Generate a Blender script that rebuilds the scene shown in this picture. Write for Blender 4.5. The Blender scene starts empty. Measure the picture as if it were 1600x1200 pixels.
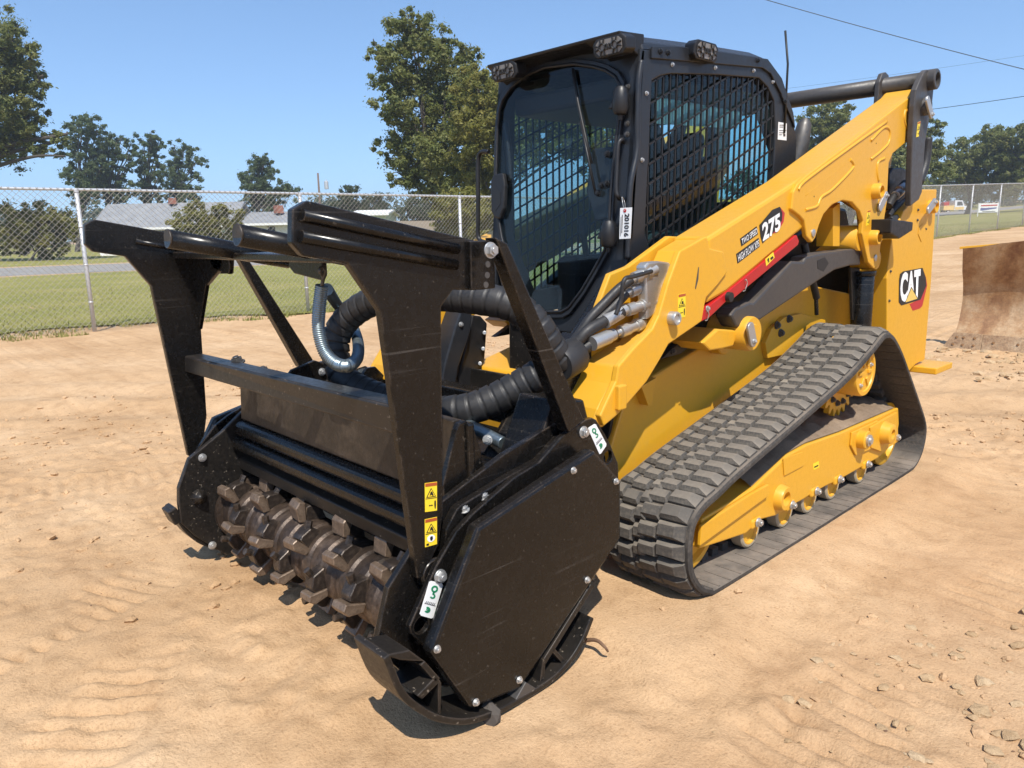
import bpy, bmesh, math, random
import numpy as np
from mathutils import Vector, Matrix
from mathutils.geometry import tessellate_polygon

random.seed(7)
scene = bpy.context.scene
COL = scene.collection

# ------------------------------------------------------------------ camera
YAW, PITCH, ROLL = math.radians(46.82364), math.radians(11.57863), math.radians(1.147226)
CAM = Vector((2.62425, -3.96661, 1.59098))
FPX = 1162.7467                      # focal length in photo pixels (1600 wide)
_fw = Vector((-math.sin(YAW) * math.cos(PITCH), math.cos(YAW) * math.cos(PITCH), -math.sin(PITCH)))
_r = Vector((math.cos(YAW), math.sin(YAW), 0))
_d = _fw.cross(_r)
CR = math.cos(ROLL) * _r + math.sin(ROLL) * _d
CD = _fw.cross(CR)
CF = _fw
cam = bpy.data.cameras.new('camera')
cam.sensor_width = 36.0
cam.lens = 36.0 * FPX / 1600.0
cam.clip_start = 0.05
cam.clip_end = 3000
camo = bpy.data.objects.new('camera', cam)
COL.objects.link(camo)
M = Matrix((CR, -CD, -CF)).transposed().to_4x4()
M.translation = CAM
camo.matrix_world = M
scene.camera = camo

# ------------------------------------------------------------------ light
SUN = Vector((0.56, -0.42, 1.0)).normalized()
sun_el = math.asin(SUN.z)
sun_az = math.atan2(SUN.x, SUN.y)
world = bpy.data.worlds.new('World')
scene.world = world
world.use_nodes = True
wt = world.node_tree
wt.nodes.clear()
sky = wt.nodes.new('ShaderNodeTexSky')
sky.sky_type = 'NISHITA'
sky.sun_disc = False
sky.sun_elevation = sun_el
sky.sun_rotation = sun_az
sky.altitude = 0
sky.air_density = 1.0
sky.dust_density = 0.3
sky.ozone_density = 4.5
bg = wt.nodes.new('ShaderNodeBackground')
bg.inputs['Strength'].default_value = 0.15
wo = wt.nodes.new('ShaderNodeOutputWorld')
geo = wt.nodes.new('ShaderNodeTexCoord')
lift = wt.nodes.new('ShaderNodeVectorMath'); lift.operation = 'ADD'; lift.inputs[1].default_value = (0, 0, 0.09)
nrm = wt.nodes.new('ShaderNodeVectorMath'); nrm.operation = 'NORMALIZE'
wt.links.new(geo.outputs['Generated'], lift.inputs[0]); wt.links.new(lift.outputs[0], nrm.inputs[0]); wt.links.new(nrm.outputs[0], sky.inputs[0])
tint = wt.nodes.new('ShaderNodeMix'); tint.data_type = 'RGBA'; tint.blend_type = 'MULTIPLY'; tint.inputs[0].default_value = 1
tint.inputs[7].default_value = (0.93, 0.99, 1.0, 1)
wt.links.new(sky.outputs[0], tint.inputs[6])
wt.links.new(tint.outputs[2], bg.inputs[0])
wt.links.new(bg.outputs[0], wo.inputs[0])
sl = bpy.data.lights.new('sun', 'SUN')
sl.energy = 4.6
sl.angle = math.radians(0.5)
sl.color = (1.0, 0.95, 0.87)
so = bpy.data.objects.new('sun', sl)
COL.objects.link(so)
so.location = (0, 0, 30)
so.rotation_euler = SUN.to_track_quat('Z', 'Y').to_euler()
scene.view_settings.view_transform = 'Standard'
scene.view_settings.look = 'None'
scene.view_settings.exposure = 0.46
scene.view_settings.gamma = 1.0
scene.view_settings.use_curve_mapping = False

# ------------------------------------------------------------------ measuring helpers: a sight line of the photo met with a real plane
def ray(px, py):
    return CR * ((px - 800) / FPX) + CD * ((py - 600) / FPX) + CF
def ux(px, py, x):
    d = ray(px, py); return CAM + d * ((x - CAM.x) / d.x)
def uy(px, py, y):
    d = ray(px, py); return CAM + d * ((y - CAM.y) / d.y)
def uz(px, py, z):
    d = ray(px, py); return CAM + d * ((z - CAM.z) / d.z)
def up(px, py, p0, n):
    d = ray(px, py); return CAM + d * ((p0 - CAM).dot(n) / d.dot(n))
HV = Vector((-math.sin(YAW), math.cos(YAW), 0))
RV = Vector((math.cos(YAW), math.sin(YAW), 0))
def depth_of(x, y):
    return (x - CAM.x) * HV.x + (y - CAM.y) * HV.y
def sstep(a, b, v):
    t = min(1.0, max(0.0, (v - a) / (b - a))); return t * t * (3 - 2 * t)
def ground(x, y):
    r = (x - CAM.x) * RV.x + (y - CAM.y) * RV.y
    return 0.0436 * r * sstep(4.0, 16.0, r)
def ug(px, py):
    d = ray(px, py); t = 2.0
    for i in range(6000):
        p = CAM + d * t
        if p.z <= ground(p.x, p.y): return p
        t += 0.05
    return p
def bgp(px, dist):
    """ground point at a distance along the viewing direction"""
    p = CAM + HV * dist + RV * (dist * (px - 800) / FPX)
    # correct for the pitch: use level sight line
    return Vector((p.x, p.y, ground(p.x, p.y)))
def bgh(px, py, dist):
    """point of the sight line at that depth"""
    d = ray(px, py); k = dist / (d.x * HV.x + d.y * HV.y)
    return CAM + d * k

# ------------------------------------------------------------------ materials
MATS = {}
def nmat(name):
    m = bpy.data.materials.new(name); m.use_nodes = True
    MATS[name] = m
    nt = m.node_tree
    b = nt.nodes['Principled BSDF']
    return m, nt, b
def noise(nt, scale, detail=4, rough=0.6, coord='Object', dist=0.0):
    tc = nt.nodes.new('ShaderNodeTexCoord')
    n = nt.nodes.new('ShaderNodeTexNoise')
    n.inputs['Scale'].default_value = scale
    n.inputs['Detail'].default_value = detail
    n.inputs['Roughness'].default_value = rough
    n.inputs['Distortion'].default_value = dist
    nt.links.new(tc.outputs[coord], n.inputs['Vector'])
    return n
def ramp(nt, src, stops):
    r = nt.nodes.new('ShaderNodeValToRGB')
    e = r.color_ramp.elements
    e[0].position, e[0].color = stops[0][0], (*stops[0][1], 1)
    e[1].position, e[1].color = stops[-1][0], (*stops[-1][1], 1)
    for p, c in stops[1:-1]:
        k = e.new(p); k.color = (*c, 1)
    nt.links.new(src, r.inputs[0])
    return r
def mixc(nt, fac, a, b):
    m = nt.nodes.new('ShaderNodeMix'); m.data_type = 'RGBA'
    for sock, v in ((m.inputs[0], fac), (m.inputs[6], a), (m.inputs[7], b)):
        if hasattr(v, 'links'): nt.links.new(v, sock)
        elif isinstance(v, tuple): sock.default_value = (*v, 1)
        else: sock.default_value = v
    return m.outputs[2]
def bump(nt, b, src, strength, dist=0.01):
    bp = nt.nodes.new('ShaderNodeBump')
    bp.inputs['Strength'].default_value = strength
    bp.inputs['Distance'].default_value = dist
    nt.links.new(src, bp.inputs['Height'])
    nt.links.new(bp.outputs[0], b.inputs['Normal'])
    return bp
def paint(name, col, rough=0.35, dust=0.25, dustcol=(0.42, 0.31, 0.2), metallic=0.0, scale=3.0, spec=0.5, scratch=0.0, updust=0.0, speck=0.0, wear=0.0):
    m, nt, b = nmat(name)
    n = noise(nt, scale, 6, 0.65)
    n2 = noise(nt, scale * 14, 3, 0.6)
    mm = nt.nodes.new('ShaderNodeMath'); mm.operation = 'MULTIPLY'
    nt.links.new(n.outputs[0], mm.inputs[0]); nt.links.new(n2.outputs[0], mm.inputs[1])
    r = ramp(nt, mm.outputs[0], [(0.18, (0, 0, 0)), (0.48, (dust,) * 3)])
    fac = r.outputs[0]
    if updust:
        g = nt.nodes.new('ShaderNodeNewGeometry')
        sx = nt.nodes.new('ShaderNodeSeparateXYZ'); nt.links.new(g.outputs['Normal'], sx.inputs[0])
        rr = ramp(nt, sx.outputs['Z'], [(0.5, (0, 0, 0)), (0.98, (updust,) * 3)])
        r3 = ramp(nt, n.outputs[0], [(0.35, (0.35,) * 3), (0.6, (1, 1, 1))])
        m1 = nt.nodes.new('ShaderNodeMath'); m1.operation = 'MULTIPLY'
        nt.links.new(rr.outputs[0], m1.inputs[0]); nt.links.new(r3.outputs[0], m1.inputs[1])
        m2 = nt.nodes.new('ShaderNodeMath'); m2.operation = 'MAXIMUM'
        nt.links.new(m1.outputs[0], m2.inputs[0]); nt.links.new(fac, m2.inputs[1])
        fac = m2.outputs[0]
    c = mixc(nt, fac, col, dustcol)
    if scratch:
        tc = nt.nodes.new('ShaderNodeTexCoord'); mp = nt.nodes.new('ShaderNodeMapping')
        mp.inputs['Rotation'].default_value = (0.5, 0.3, 0.2); mp.inputs['Scale'].default_value = (0.5, 0.8, 55)
        nt.links.new(tc.outputs['Object'], mp.inputs[0])
        ns = nt.nodes.new('ShaderNodeTexNoise'); ns.inputs['Scale'].default_value = 1.6; ns.inputs['Detail'].default_value = 2
        nt.links.new(mp.outputs[0], ns.inputs['Vector'])
        rs = ramp(nt, ns.outputs[0], [(0.63, (0, 0, 0)), (0.72, (scratch,) * 3)])
        ms = nt.nodes.new('ShaderNodeMath'); ms.operation = 'MULTIPLY'
        rn = ramp(nt, n.outputs[0], [(0.45, (0, 0, 0)), (0.62, (1, 1, 1))])
        nt.links.new(rs.outputs[0], ms.inputs[0]); nt.links.new(rn.outputs[0], ms.inputs[1])
        c = mixc(nt, ms.outputs[0], c, (0.3, 0.27, 0.24))
    if speck:
        nk = noise(nt, 75, 2, 0.5)
        rk = ramp(nt, nk.outputs[0], [(0.68, (0, 0, 0)), (0.73, (speck,) * 3)])
        c = mixc(nt, rk.outputs[0], c, (0.38, 0.32, 0.25))
    if wear:
        bv = nt.nodes.new('ShaderNodeBevel'); bv.samples = 3; bv.inputs['Radius'].default_value = 0.007
        gn = nt.nodes.new('ShaderNodeNewGeometry')
        dt = nt.nodes.new('ShaderNodeVectorMath'); dt.operation = 'DOT_PRODUCT'
        nt.links.new(bv.outputs[0], dt.inputs[0]); nt.links.new(gn.outputs['Normal'], dt.inputs[1])
        rw = ramp(nt, dt.outputs['Value'], [(0.80, (wear,) * 3), (0.97, (0, 0, 0))])
        nw = noise(nt, 9, 5, 0.7)
        rn2 = ramp(nt, nw.outputs[0], [(0.42, (0, 0, 0)), (0.6, (1, 1, 1))])
        mw = nt.nodes.new('ShaderNodeMath'); mw.operation = 'MULTIPLY'
        nt.links.new(rw.outputs[0], mw.inputs[0]); nt.links.new(rn2.outputs[0], mw.inputs[1])
        c = mixc(nt, mw.outputs[0], c, (0.17, 0.125, 0.09))
    nt.links.new(c, b.inputs['Base Color'])
    rr2 = ramp(nt, n2.outputs[0], [(0.3, (rough * 0.85,) * 3), (0.75, (min(1, rough * 1.35),) * 3)])
    nt.links.new(rr2.outputs[0], b.inputs['Roughness'])
    b.inputs['Metallic'].default_value = metallic
    b.inputs['Specular IOR Level'].default_value = spec
    bump(nt, b, n2.outputs[0], 0.05, 0.002)
    return m
def flat(name, col, rough=0.5, metallic=0.0):
    m, nt, b = nmat(name)
    n = noise(nt, 25, 3)
    c = mixc(nt, n.outputs[0], tuple(v * 0.92 for v in col), tuple(min(1, v * 1.06) for v in col))
    nt.links.new(c, b.inputs['Base Color'])
    b.inputs['Roughness'].default_value = rough; b.inputs['Metallic'].default_value = metallic
    return m
YEL = paint('yellow_paint', (0.66, 0.335, 0.017), 0.38, 0.16, (0.42, 0.28, 0.12), updust=0.3)
BLK = paint('black_paint', (0.0055, 0.005, 0.0045), 0.25, 0.03, (0.16, 0.12, 0.09), scratch=0.14, updust=0.05, spec=0.35, speck=0.10, wear=0.8)
BLKD = paint('dusty_black_paint', (0.008, 0.0075, 0.007), 0.36, 0.14, (0.13, 0.10, 0.075), scale=5, updust=0.12, spec=0.35, speck=0.4, wear=0.7)
CABM = paint('cab_paint', (0.014, 0.016, 0.020), 0.40, 0.03, (0.2, 0.17, 0.14), updust=0.1)
PLA = paint('black_plastic', (0.009, 0.009, 0.010), 0.45, 0.03, (0.2, 0.17, 0.14))
LNK = paint('dark_grey_paint', (0.045, 0.041, 0.038), 0.42, 0.1, (0.25, 0.2, 0.15), updust=0.3)
RUB = paint('dusty_rubber', (0.075, 0.069, 0.062), 0.8, 0.6, (0.27, 0.23, 0.18), scale=6, spec=0.25, updust=0.9)
BELT = paint('belt_rubber', (0.040, 0.037, 0.034), 0.8, 0.4, (0.23, 0.19, 0.15), scale=5, spec=0.25, updust=0.85)
HOS = paint('hose_rubber', (0.017, 0.017, 0.018), 0.5, 0.12, (0.16, 0.13, 0.1), scale=8)
GUN = paint('gun_metal', (0.10, 0.095, 0.09), 0.5, 0.2, (0.25, 0.2, 0.15), metallic=0.6)
RIM = paint('worn_rim', (0.34, 0.28, 0.19), 0.5, 0.3, (0.3, 0.22, 0.14))
ZINC = paint('zinc', (0.50, 0.50, 0.49), 0.4, 0.35, (0.30, 0.25, 0.18), metallic=0.75, scale=12)
SPR = paint('spring_zinc', (0.27, 0.33, 0.36), 0.4, 0.05, metallic=0.9)
GALV = paint('galvanised', (0.50, 0.51, 0.52), 0.45, 0.1, metallic=0.35)
WIRE = paint('galvanised_wire', (0.36, 0.34, 0.29), 0.6, 0.1)
RED = flat('red_paint', (0.42, 0.012, 0.012), 0.4)
WHT = flat('white_print', (0.80, 0.80, 0.78), 0.5)
BPR = flat('black_print', (0.012, 0.012, 0.012), 0.5)
GRYP = flat('grey_print', (0.06, 0.05, 0.05), 0.5)
REDP = flat('red_print', (0.45, 0.02, 0.025), 0.45)
YELP = flat('yellow_print', (0.85, 0.62, 0.03), 0.45)
GRNP = flat('green_print', (0.02, 0.22, 0.10), 0.5)
ORAP = flat('orange_print', (0.40, 0.08, 0.02), 0.5)
GLD = flat('gold_print', (0.72, 0.5, 0.12), 0.4)
LENS = flat('lamp_lens', (0.20, 0.18, 0.16), 0.2)
SEAT = flat('seat_cloth', (0.012, 0.013, 0.016), 0.8)
INTR = flat('cab_interior', (0.03, 0.03, 0.033), 0.6)
TAN = flat('headliner_mesh', (0.25, 0.33, 0.36), 0.8)

def rustmat(name, c1, c2, c3, rough=0.6, scale=4, metallic=0.3):
    m, nt, b = nmat(name)
    n = noise(nt, scale, 8, 0.7, dist=0.6)
    n2 = noise(nt, scale * 9, 4, 0.7)
    r = ramp(nt, n.outputs[0], [(0.3, c1), (0.5, c2), (0.68, c3)])
    r2 = ramp(nt, n2.outputs[0], [(0.3, (0.6,) * 3), (0.7, (1.2,) * 3)])
    mm = nt.nodes.new('ShaderNodeMix'); mm.data_type = 'RGBA'; mm.blend_type = 'MULTIPLY'; mm.inputs[0].default_value = 1
    nt.links.new(r.outputs[0], mm.inputs[6]); nt.links.new(r2.outputs[0], mm.inputs[7])
    nt.links.new(mm.outputs[2], b.inputs['Base Color'])
    b.inputs['Roughness'].default_value = rough; b.inputs['Metallic'].default_value = metallic
    bump(nt, b, n2.outputs[0], 0.35, 0.006)
    return m
ROT = rustmat('worn_steel', (0.032, 0.024, 0.019), (0.066, 0.045, 0.032), (0.16, 0.115, 0.085), 0.45, 7, 0.4)
TIP = rustmat('worn_cutter_tip', (0.09, 0.062, 0.042), (0.19, 0.135, 0.095), (0.34, 0.265, 0.19), 0.4, 8, 0.35)
TOOTH = rustmat('worn_tooth_steel', (0.022, 0.019, 0.017), (0.055, 0.042, 0.034), (0.17, 0.13, 0.10), 0.36, 12, 0.5)
PANRUST = rustmat('scuffed_steel', (0.018, 0.013, 0.009), (0.034, 0.025, 0.017), (0.075, 0.056, 0.04), 0.45, 5, 0.2)
def blade_mat():
    m, nt, b = nmat('blade_rust')
    tc = nt.nodes.new('ShaderNodeTexCoord'); mp = nt.nodes.new('ShaderNodeMapping')
    mp.inputs['Scale'].default_value = (1.6, 1.6, 1.0)
    nt.links.new(tc.outputs['Object'], mp.inputs[0])
    n = nt.nodes.new('ShaderNodeTexNoise'); n.inputs['Scale'].default_value = 2.2; n.inputs['Detail'].default_value = 8; n.inputs['Roughness'].default_value = 0.65
    nt.links.new(mp.outputs[0], n.inputs['Vector'])
    r = ramp(nt, n.outputs[0], [(0.3, (0.17, 0.07, 0.03)), (0.47, (0.33, 0.185, 0.085)), (0.64, (0.46, 0.32, 0.185))])
    n2 = noise(nt, 40, 4, 0.7)
    r2 = ramp(nt, n2.outputs[0], [(0.3, (0.75,) * 3), (0.7, (1.1,) * 3)])
    mm = nt.nodes.new('ShaderNodeMix'); mm.data_type = 'RGBA'; mm.blend_type = 'MULTIPLY'; mm.inputs[0].default_value = 1
    nt.links.new(r.outputs[0], mm.inputs[6]); nt.links.new(r2.outputs[0], mm.inputs[7])
    nt.links.new(mm.outputs[2], b.inputs['Base Color'])
    b.inputs['Roughness'].default_value = 0.55; b.inputs['Metallic'].default_value = 0.2
    bump(nt, b, n2.outputs[0], 0.2, 0.004)
    return m
BLADE = blade_mat()

def glass_mat(name, tint, gl=0.12):
    m = bpy.data.materials.new(name); m.use_nodes = True
    nt = m.node_tree; nt.nodes.clear()
    t = nt.nodes.new('ShaderNodeBsdfTransparent'); t.inputs[0].default_value = (*tint, 1)
    g = nt.nodes.new('ShaderNodeBsdfGlossy'); g.inputs['Roughness'].default_value = 0.02
    f = nt.nodes.new('ShaderNodeFresnel'); f.inputs[0].default_value = 1.5
    mx = nt.nodes.new('ShaderNodeMixShader'); o = nt.nodes.new('ShaderNodeOutputMaterial')
    ge = nt.nodes.new('ShaderNodeNewGeometry'); iv = nt.nodes.new('ShaderNodeMath'); iv.operation = 'SUBTRACT'; iv.inputs[0].default_value = 1.0
    ml = nt.nodes.new('ShaderNodeMath'); ml.operation = 'MULTIPLY'
    nt.links.new(ge.outputs['Backfacing'], iv.inputs[1]); nt.links.new(f.outputs[0], ml.inputs[0]); nt.links.new(iv.outputs[0], ml.inputs[1])
    nt.links.new(ml.outputs[0], mx.inputs[0]); nt.links.new(t.outputs[0], mx.inputs[1]); nt.links.new(g.outputs[0], mx.inputs[2])
    nt.links.new(mx.outputs[0], o.inputs[0])
    return m
GLS = glass_mat('cab_glass', (0.77, 0.82, 0.83))
GLT = glass_mat('tinted_glass', (0.74, 0.89, 0.90))

# ground materials
def dirt_mat(name, a, b_, c_, sc=1.0, yard=False):
    m, nt, b = nmat(name)
    n1 = noise(nt, 0.55 * sc, 6, 0.6); n2 = noise(nt, 7 * sc, 8, 0.7, dist=0.4); n3 = noise(nt, 90 * sc, 4, 0.7)
    r1 = ramp(nt, n1.outputs[0], [(0.32, a), (0.5, b_), (0.68, c_)])
    r2 = ramp(nt, n2.outputs[0], [(0.28, (0.78, 0.75, 0.72)), (0.5, (1, 1, 1)), (0.75, (1.07, 1.07, 1.07))])
    mm = nt.nodes.new('ShaderNodeMix'); mm.data_type = 'RGBA'; mm.blend_type = 'MULTIPLY'; mm.inputs[0].default_value = 1
    nt.links.new(r1.outputs[0], mm.inputs[6]); nt.links.new(r2.outputs[0], mm.inputs[7])
    r3 = ramp(nt, n3.outputs[0], [(0.30, (0.72, 0.68, 0.64)), (0.46, (0.97, 0.97, 0.97)), (0.7, (1.06, 1.06, 1.05))])
    m2 = nt.nodes.new('ShaderNodeMix'); m2.data_type = 'RGBA'; m2.blend_type = 'MULTIPLY'; m2.inputs[0].default_value = 1
    nt.links.new(mm.outputs[2], m2.inputs[6]); nt.links.new(r3.outputs[0], m2.inputs[7])
    cc = m2.outputs[2]
    if yard:
        # redder turned soil on the machine's left side and streaks left by passing wheels along the fence
        tc = nt.nodes.new('ShaderNodeTexCoord'); sx = nt.nodes.new('ShaderNodeSeparateXYZ'); nt.links.new(tc.outputs['Object'], sx.inputs[0])
        mr = nt.nodes.new('ShaderNodeMapRange'); mr.inputs['From Min'].default_value = 0.6; mr.inputs['From Max'].default_value = 3.2; mr.inputs['To Max'].default_value = 0.85
        nt.links.new(sx.outputs['X'], mr.inputs['Value'])
        np_ = noise(nt, 0.9, 5, 0.7, dist=0.8)
        rp_ = ramp(nt, np_.outputs[0], [(0.40, (0.15,) * 3), (0.62, (1, 1, 1))])
        mu = nt.nodes.new('ShaderNodeMath'); mu.operation = 'MULTIPLY'
        nt.links.new(mr.outputs[0], mu.inputs[0]); nt.links.new(rp_.outputs[0], mu.inputs[1])
        cc = mixc(nt, mu.outputs[0], cc, (0.40, 0.238, 0.128))
        mp = nt.nodes.new('ShaderNodeMapping'); mp.inputs['Rotation'].default_value = (0, 0, -1.42); mp.inputs['Scale'].default_value = (0.10, 2.4, 1)
        nt.links.new(tc.outputs['Object'], mp.inputs[0])
        ns = nt.nodes.new('ShaderNodeTexNoise'); ns.inputs['Scale'].default_value = 1.0; ns.inputs['Detail'].default_value = 6; ns.inputs['Roughness'].default_value = 0.65
        nt.links.new(mp.outputs[0], ns.inputs['Vector'])
        rs = ramp(nt, ns.outputs[0], [(0.36, (0.90, 0.875, 0.85)), (0.52, (1, 1, 1)), (0.7, (1.05, 1.05, 1.05))])
        m3 = nt.nodes.new('ShaderNodeMix'); m3.data_type = 'RGBA'; m3.blend_type = 'MULTIPLY'; m3.inputs[0].default_value = 0.9
        nt.links.new(cc, m3.inputs[6]); nt.links.new(rs.outputs[0], m3.inputs[7]); cc = m3.outputs[2]
    nt.links.new(cc, b.inputs['Base Color'])
    b.inputs['Roughness'].default_value = 0.95; b.inputs['Specular IOR Level'].default_value = 0.1
    add = nt.nodes.new('ShaderNodeMath'); add.operation = 'ADD'
    ml = nt.nodes.new('ShaderNodeMath'); ml.operation = 'MULTIPLY'; ml.inputs[1].default_value = 0.6
    nt.links.new(n3.outputs[0], ml.inputs[0]); nt.links.new(n2.outputs[0], add.inputs[0]); nt.links.new(ml.outputs[0], add.inputs[1])
    bump(nt, b, add.outputs[0], 0.6, 0.022)
    return m
DIRT = dirt_mat('sandy_dirt', (0.43, 0.27, 0.142), (0.525, 0.345, 0.193), (0.60, 0.417, 0.25), 1.0, True)
DIRTD = dirt_mat('loose_dirt', (0.38, 0.245, 0.13), (0.49, 0.34, 0.195), (0.60, 0.45, 0.285), 3)
SOIL = dirt_mat('frame_soil', (0.20, 0.145, 0.10), (0.27, 0.20, 0.14), (0.33, 0.25, 0.175), 4)
ASPH = dirt_mat('worn_asphalt', (0.24, 0.23, 0.22), (0.28, 0.27, 0.255), (0.32, 0.31, 0.29), 1.5)
def grass_mat(name, a, b_, c_):
    m, nt, b = nmat(name)
    n1 = noise(nt, 0.25, 6, 0.65); n2 = noise(nt, 9, 6, 0.75)
    r1 = ramp(nt, n1.outputs[0], [(0.3, a), (0.5, b_), (0.7, c_)])
    r2 = ramp(nt, n2.outputs[0], [(0.3, (0.6, 0.6, 0.55)), (0.7, (1.15, 1.12, 1.0))])
    mm = nt.nodes.new('ShaderNodeMix'); mm.data_type = 'RGBA'; mm.blend_type = 'MULTIPLY'; mm.inputs[0].default_value = 1
    nt.links.new(r1.outputs[0], mm.inputs[6]); nt.links.new(r2.outputs[0], mm.inputs[7])
    nt.links.new(mm.outputs[2], b.inputs['Base Color'])
    b.inputs['Roughness'].default_value = 0.95; b.inputs['Specular IOR Level'].default_value = 0.1
    bump(nt, b, n2.outputs[0], 0.8, 0.06)
    return m
GRASS = grass_mat('dry_grass', (0.22, 0.23, 0.07), (0.285, 0.275, 0.092), (0.36, 0.32, 0.13))
BLADEG = grass_mat('grass_blades', (0.22, 0.24, 0.07), (0.29, 0.28, 0.10), (0.40, 0.35, 0.17))
def leaf_mat(name, a, b_, c_):
    m, nt, b = nmat(name)
    n1 = noise(nt, 0.9, 3, 0.6); n2 = noise(nt, 11, 2, 0.6)
    ad = nt.nodes.new('ShaderNodeMath'); ad.operation = 'ADD'
    nt.links.new(n1.outputs[0], ad.inputs[0]); nt.links.new(n2.outputs[0], ad.inputs[1])
    hf = nt.nodes.new('ShaderNodeMath'); hf.operation = 'MULTIPLY'; hf.inputs[1].default_value = 0.5
    nt.links.new(ad.outputs[0], hf.inputs[0])
    r = ramp(nt, hf.outputs[0], [(0.36, a), (0.5, b_), (0.64, c_)])
    nt.links.new(r.outputs[0], b.inputs['Base Color'])
    b.inputs['Roughness'].default_value = 0.55; b.inputs['Specular IOR Level'].default_value = 0.35
    tr = nt.nodes.new('ShaderNodeBsdfTranslucent'); nt.links.new(r.outputs[0], tr.inputs[0])
    mx = nt.nodes.new('ShaderNodeMixShader'); mx.inputs[0].default_value = 0.52
    nt.links.new(b.outputs[0], mx.inputs[1]); nt.links.new(tr.outputs[0], mx.inputs[2])
    nt.links.new(mx.outputs[0], nt.nodes['Material Output'].inputs[0])
    return m
LEAF = leaf_mat('oak_leaves', (0.12, 0.155, 0.045), (0.19, 0.21, 0.06), (0.29, 0.265, 0.09))
LEAFP = leaf_mat('pine_needles', (0.075, 0.11, 0.045), (0.115, 0.155, 0.06), (0.17, 0.195, 0.08))
LEAFY = leaf_mat('yellow_green_leaves', (0.15, 0.165, 0.035), (0.23, 0.22, 0.05), (0.33, 0.285, 0.08))
LEAFF = leaf_mat('far_leaves', (0.05, 0.075, 0.03), (0.08, 0.10, 0.045), (0.12, 0.135, 0.06))
BARK = flat('bark', (0.07, 0.058, 0.048), 0.9)
ROOFM = dirt_mat('roof_shingles', (0.21, 0.22, 0.235), (0.245, 0.255, 0.27), (0.28, 0.29, 0.30), 2)
WALLW = flat('white_siding', (0.72, 0.72, 0.70), 0.6)
WALLG = flat('pale_green_metal', (0.42, 0.50, 0.36), 0.5)
BRICK = flat('brick_red', (0.30, 0.12, 0.08), 0.8)
WOODF = flat('weathered_wood', (0.32, 0.26, 0.2), 0.8)
WOODP = flat('pole_wood', (0.14, 0.10, 0.075), 0.9)
WINM = flat('window_dark', (0.03, 0.04, 0.05), 0.15)
TWIG = flat('twig_bark', (0.16, 0.09, 0.05), 0.9)
TRUCKY = flat('truck_yellow', (0.75, 0.50, 0.16), 0.4)

# ------------------------------------------------------------------ object helpers
def thing(name, label, cat, loc=(0, 0, 0), group=None):
    o = bpy.data.objects.new(name, None)
    o.empty_display_size = 0.2
    COL.objects.link(o); o.location = loc
    o['label'] = label; o['category'] = cat
    if group: o['group'] = group
    return o
def tag(o, label, cat, group=None):
    o['label'] = label; o['category'] = cat
    if group: o['group'] = group
    return o
def world_loc(o):
    v = Vector(o.location)
    while o.parent: 
        o = o.parent; v = v + Vector(o.location) if o.type == 'EMPTY' else v
    return v
def link(name, me, mat, parent=None, bevel=0.0, smooth=False, seg=2):
    if mat is not None and not me.materials: me.materials.append(mat)
    o = bpy.data.objects.new(name, me)
    COL.objects.link(o)
    if parent is not None:
        o.parent = parent
        root = parent
        while root.parent: root = root.parent
        if parent is root: o.matrix_parent_inverse = Matrix.Translation(-Vector(root.location))
    if bevel:
        b = o.modifiers.new('bevel', 'BEVEL'); b.width = bevel; b.segments = seg
        b.limit_method = 'ANGLE'; b.angle_limit = math.radians(35)
        b.harden_normals = False
    if smooth:
        for p in me.polygons: p.use_smooth = True
    return o
def from_bm(name, bm, mat, parent=None, bevel=0.0, smooth=False, seg=2, fix=True):
    if fix: bmesh.ops.recalc_face_normals(bm, faces=bm.faces)
    me = bpy.data.meshes.new(name); bm.to_mesh(me); bm.free()
    return link(name, me, mat, parent, bevel, smooth, seg)
def sm(o, ang=40):
    """smooth with sharp edges above an angle"""
    me = o.data
    bm = bmesh.new(); bm.from_mesh(me)
    for f in bm.faces: f.smooth = True
    for e in bm.edges:
        if len(e.link_faces) == 2 and e.calc_face_angle(0) > math.radians(ang): e.smooth = False
    bm.to_mesh(me); bm.free()
    return o
def add_prism(bm, pts, vec):
    vec = Vector(vec)
    a = [bm.verts.new(p) for p in pts]
    b = [bm.verts.new(Vector(p) + vec) for p in pts]
    n = len(pts)
    bm.faces.new(a); bm.faces.new(list(reversed(b)))
    for i in range(n):
        bm.faces.new((a[i], b[i], b[(i + 1) % n], a[(i + 1) % n]))
def add_prism_hole(bm, outer, holes, vec):
    vec = Vector(vec)
    loops = [outer] + holes
    allp = [Vector(p) for l in loops for p in l]
    tris = tessellate_polygon([[Vector(p) for p in l] for l in loops])
    a = [bm.verts.new(p) for p in allp]
    b = [bm.verts.new(p + vec) for p in allp]
    for t in tris:
        try:
            bm.faces.new([a[i] for i in t]); bm.faces.new([b[i] for i in reversed(t)])
        except ValueError: pass
    k = 0
    for l in loops:
        n = len(l)
        for i in range(n):
            i0, i1 = k + i, k + (i + 1) % n
            bm.faces.new((a[i0], b[i0], b[i1], a[i1]))
        k += n
def prism(name, pts, vec, mat, parent=None, bevel=0.004, holes=None):
    bm = bmesh.new()
    if holes: add_prism_hole(bm, pts, holes, vec)
    else: add_prism(bm, pts, vec)
    return from_bm(name, bm, mat, parent, bevel)
def plate(name, pxs, x, t, mat, parent=None, bevel=0.004, holes=None):
    """a plate in a plane x = const whose outer face shows the given outline in the photo; t = thickness towards -x"""
    pts = [ux(a, b, x) for a, b in pxs]
    hs = [[ux(a, b, x) for a, b in h] for h in holes] if holes else None
    return prism(name, pts, (-t, 0, 0), mat, parent, bevel, hs)
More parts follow.
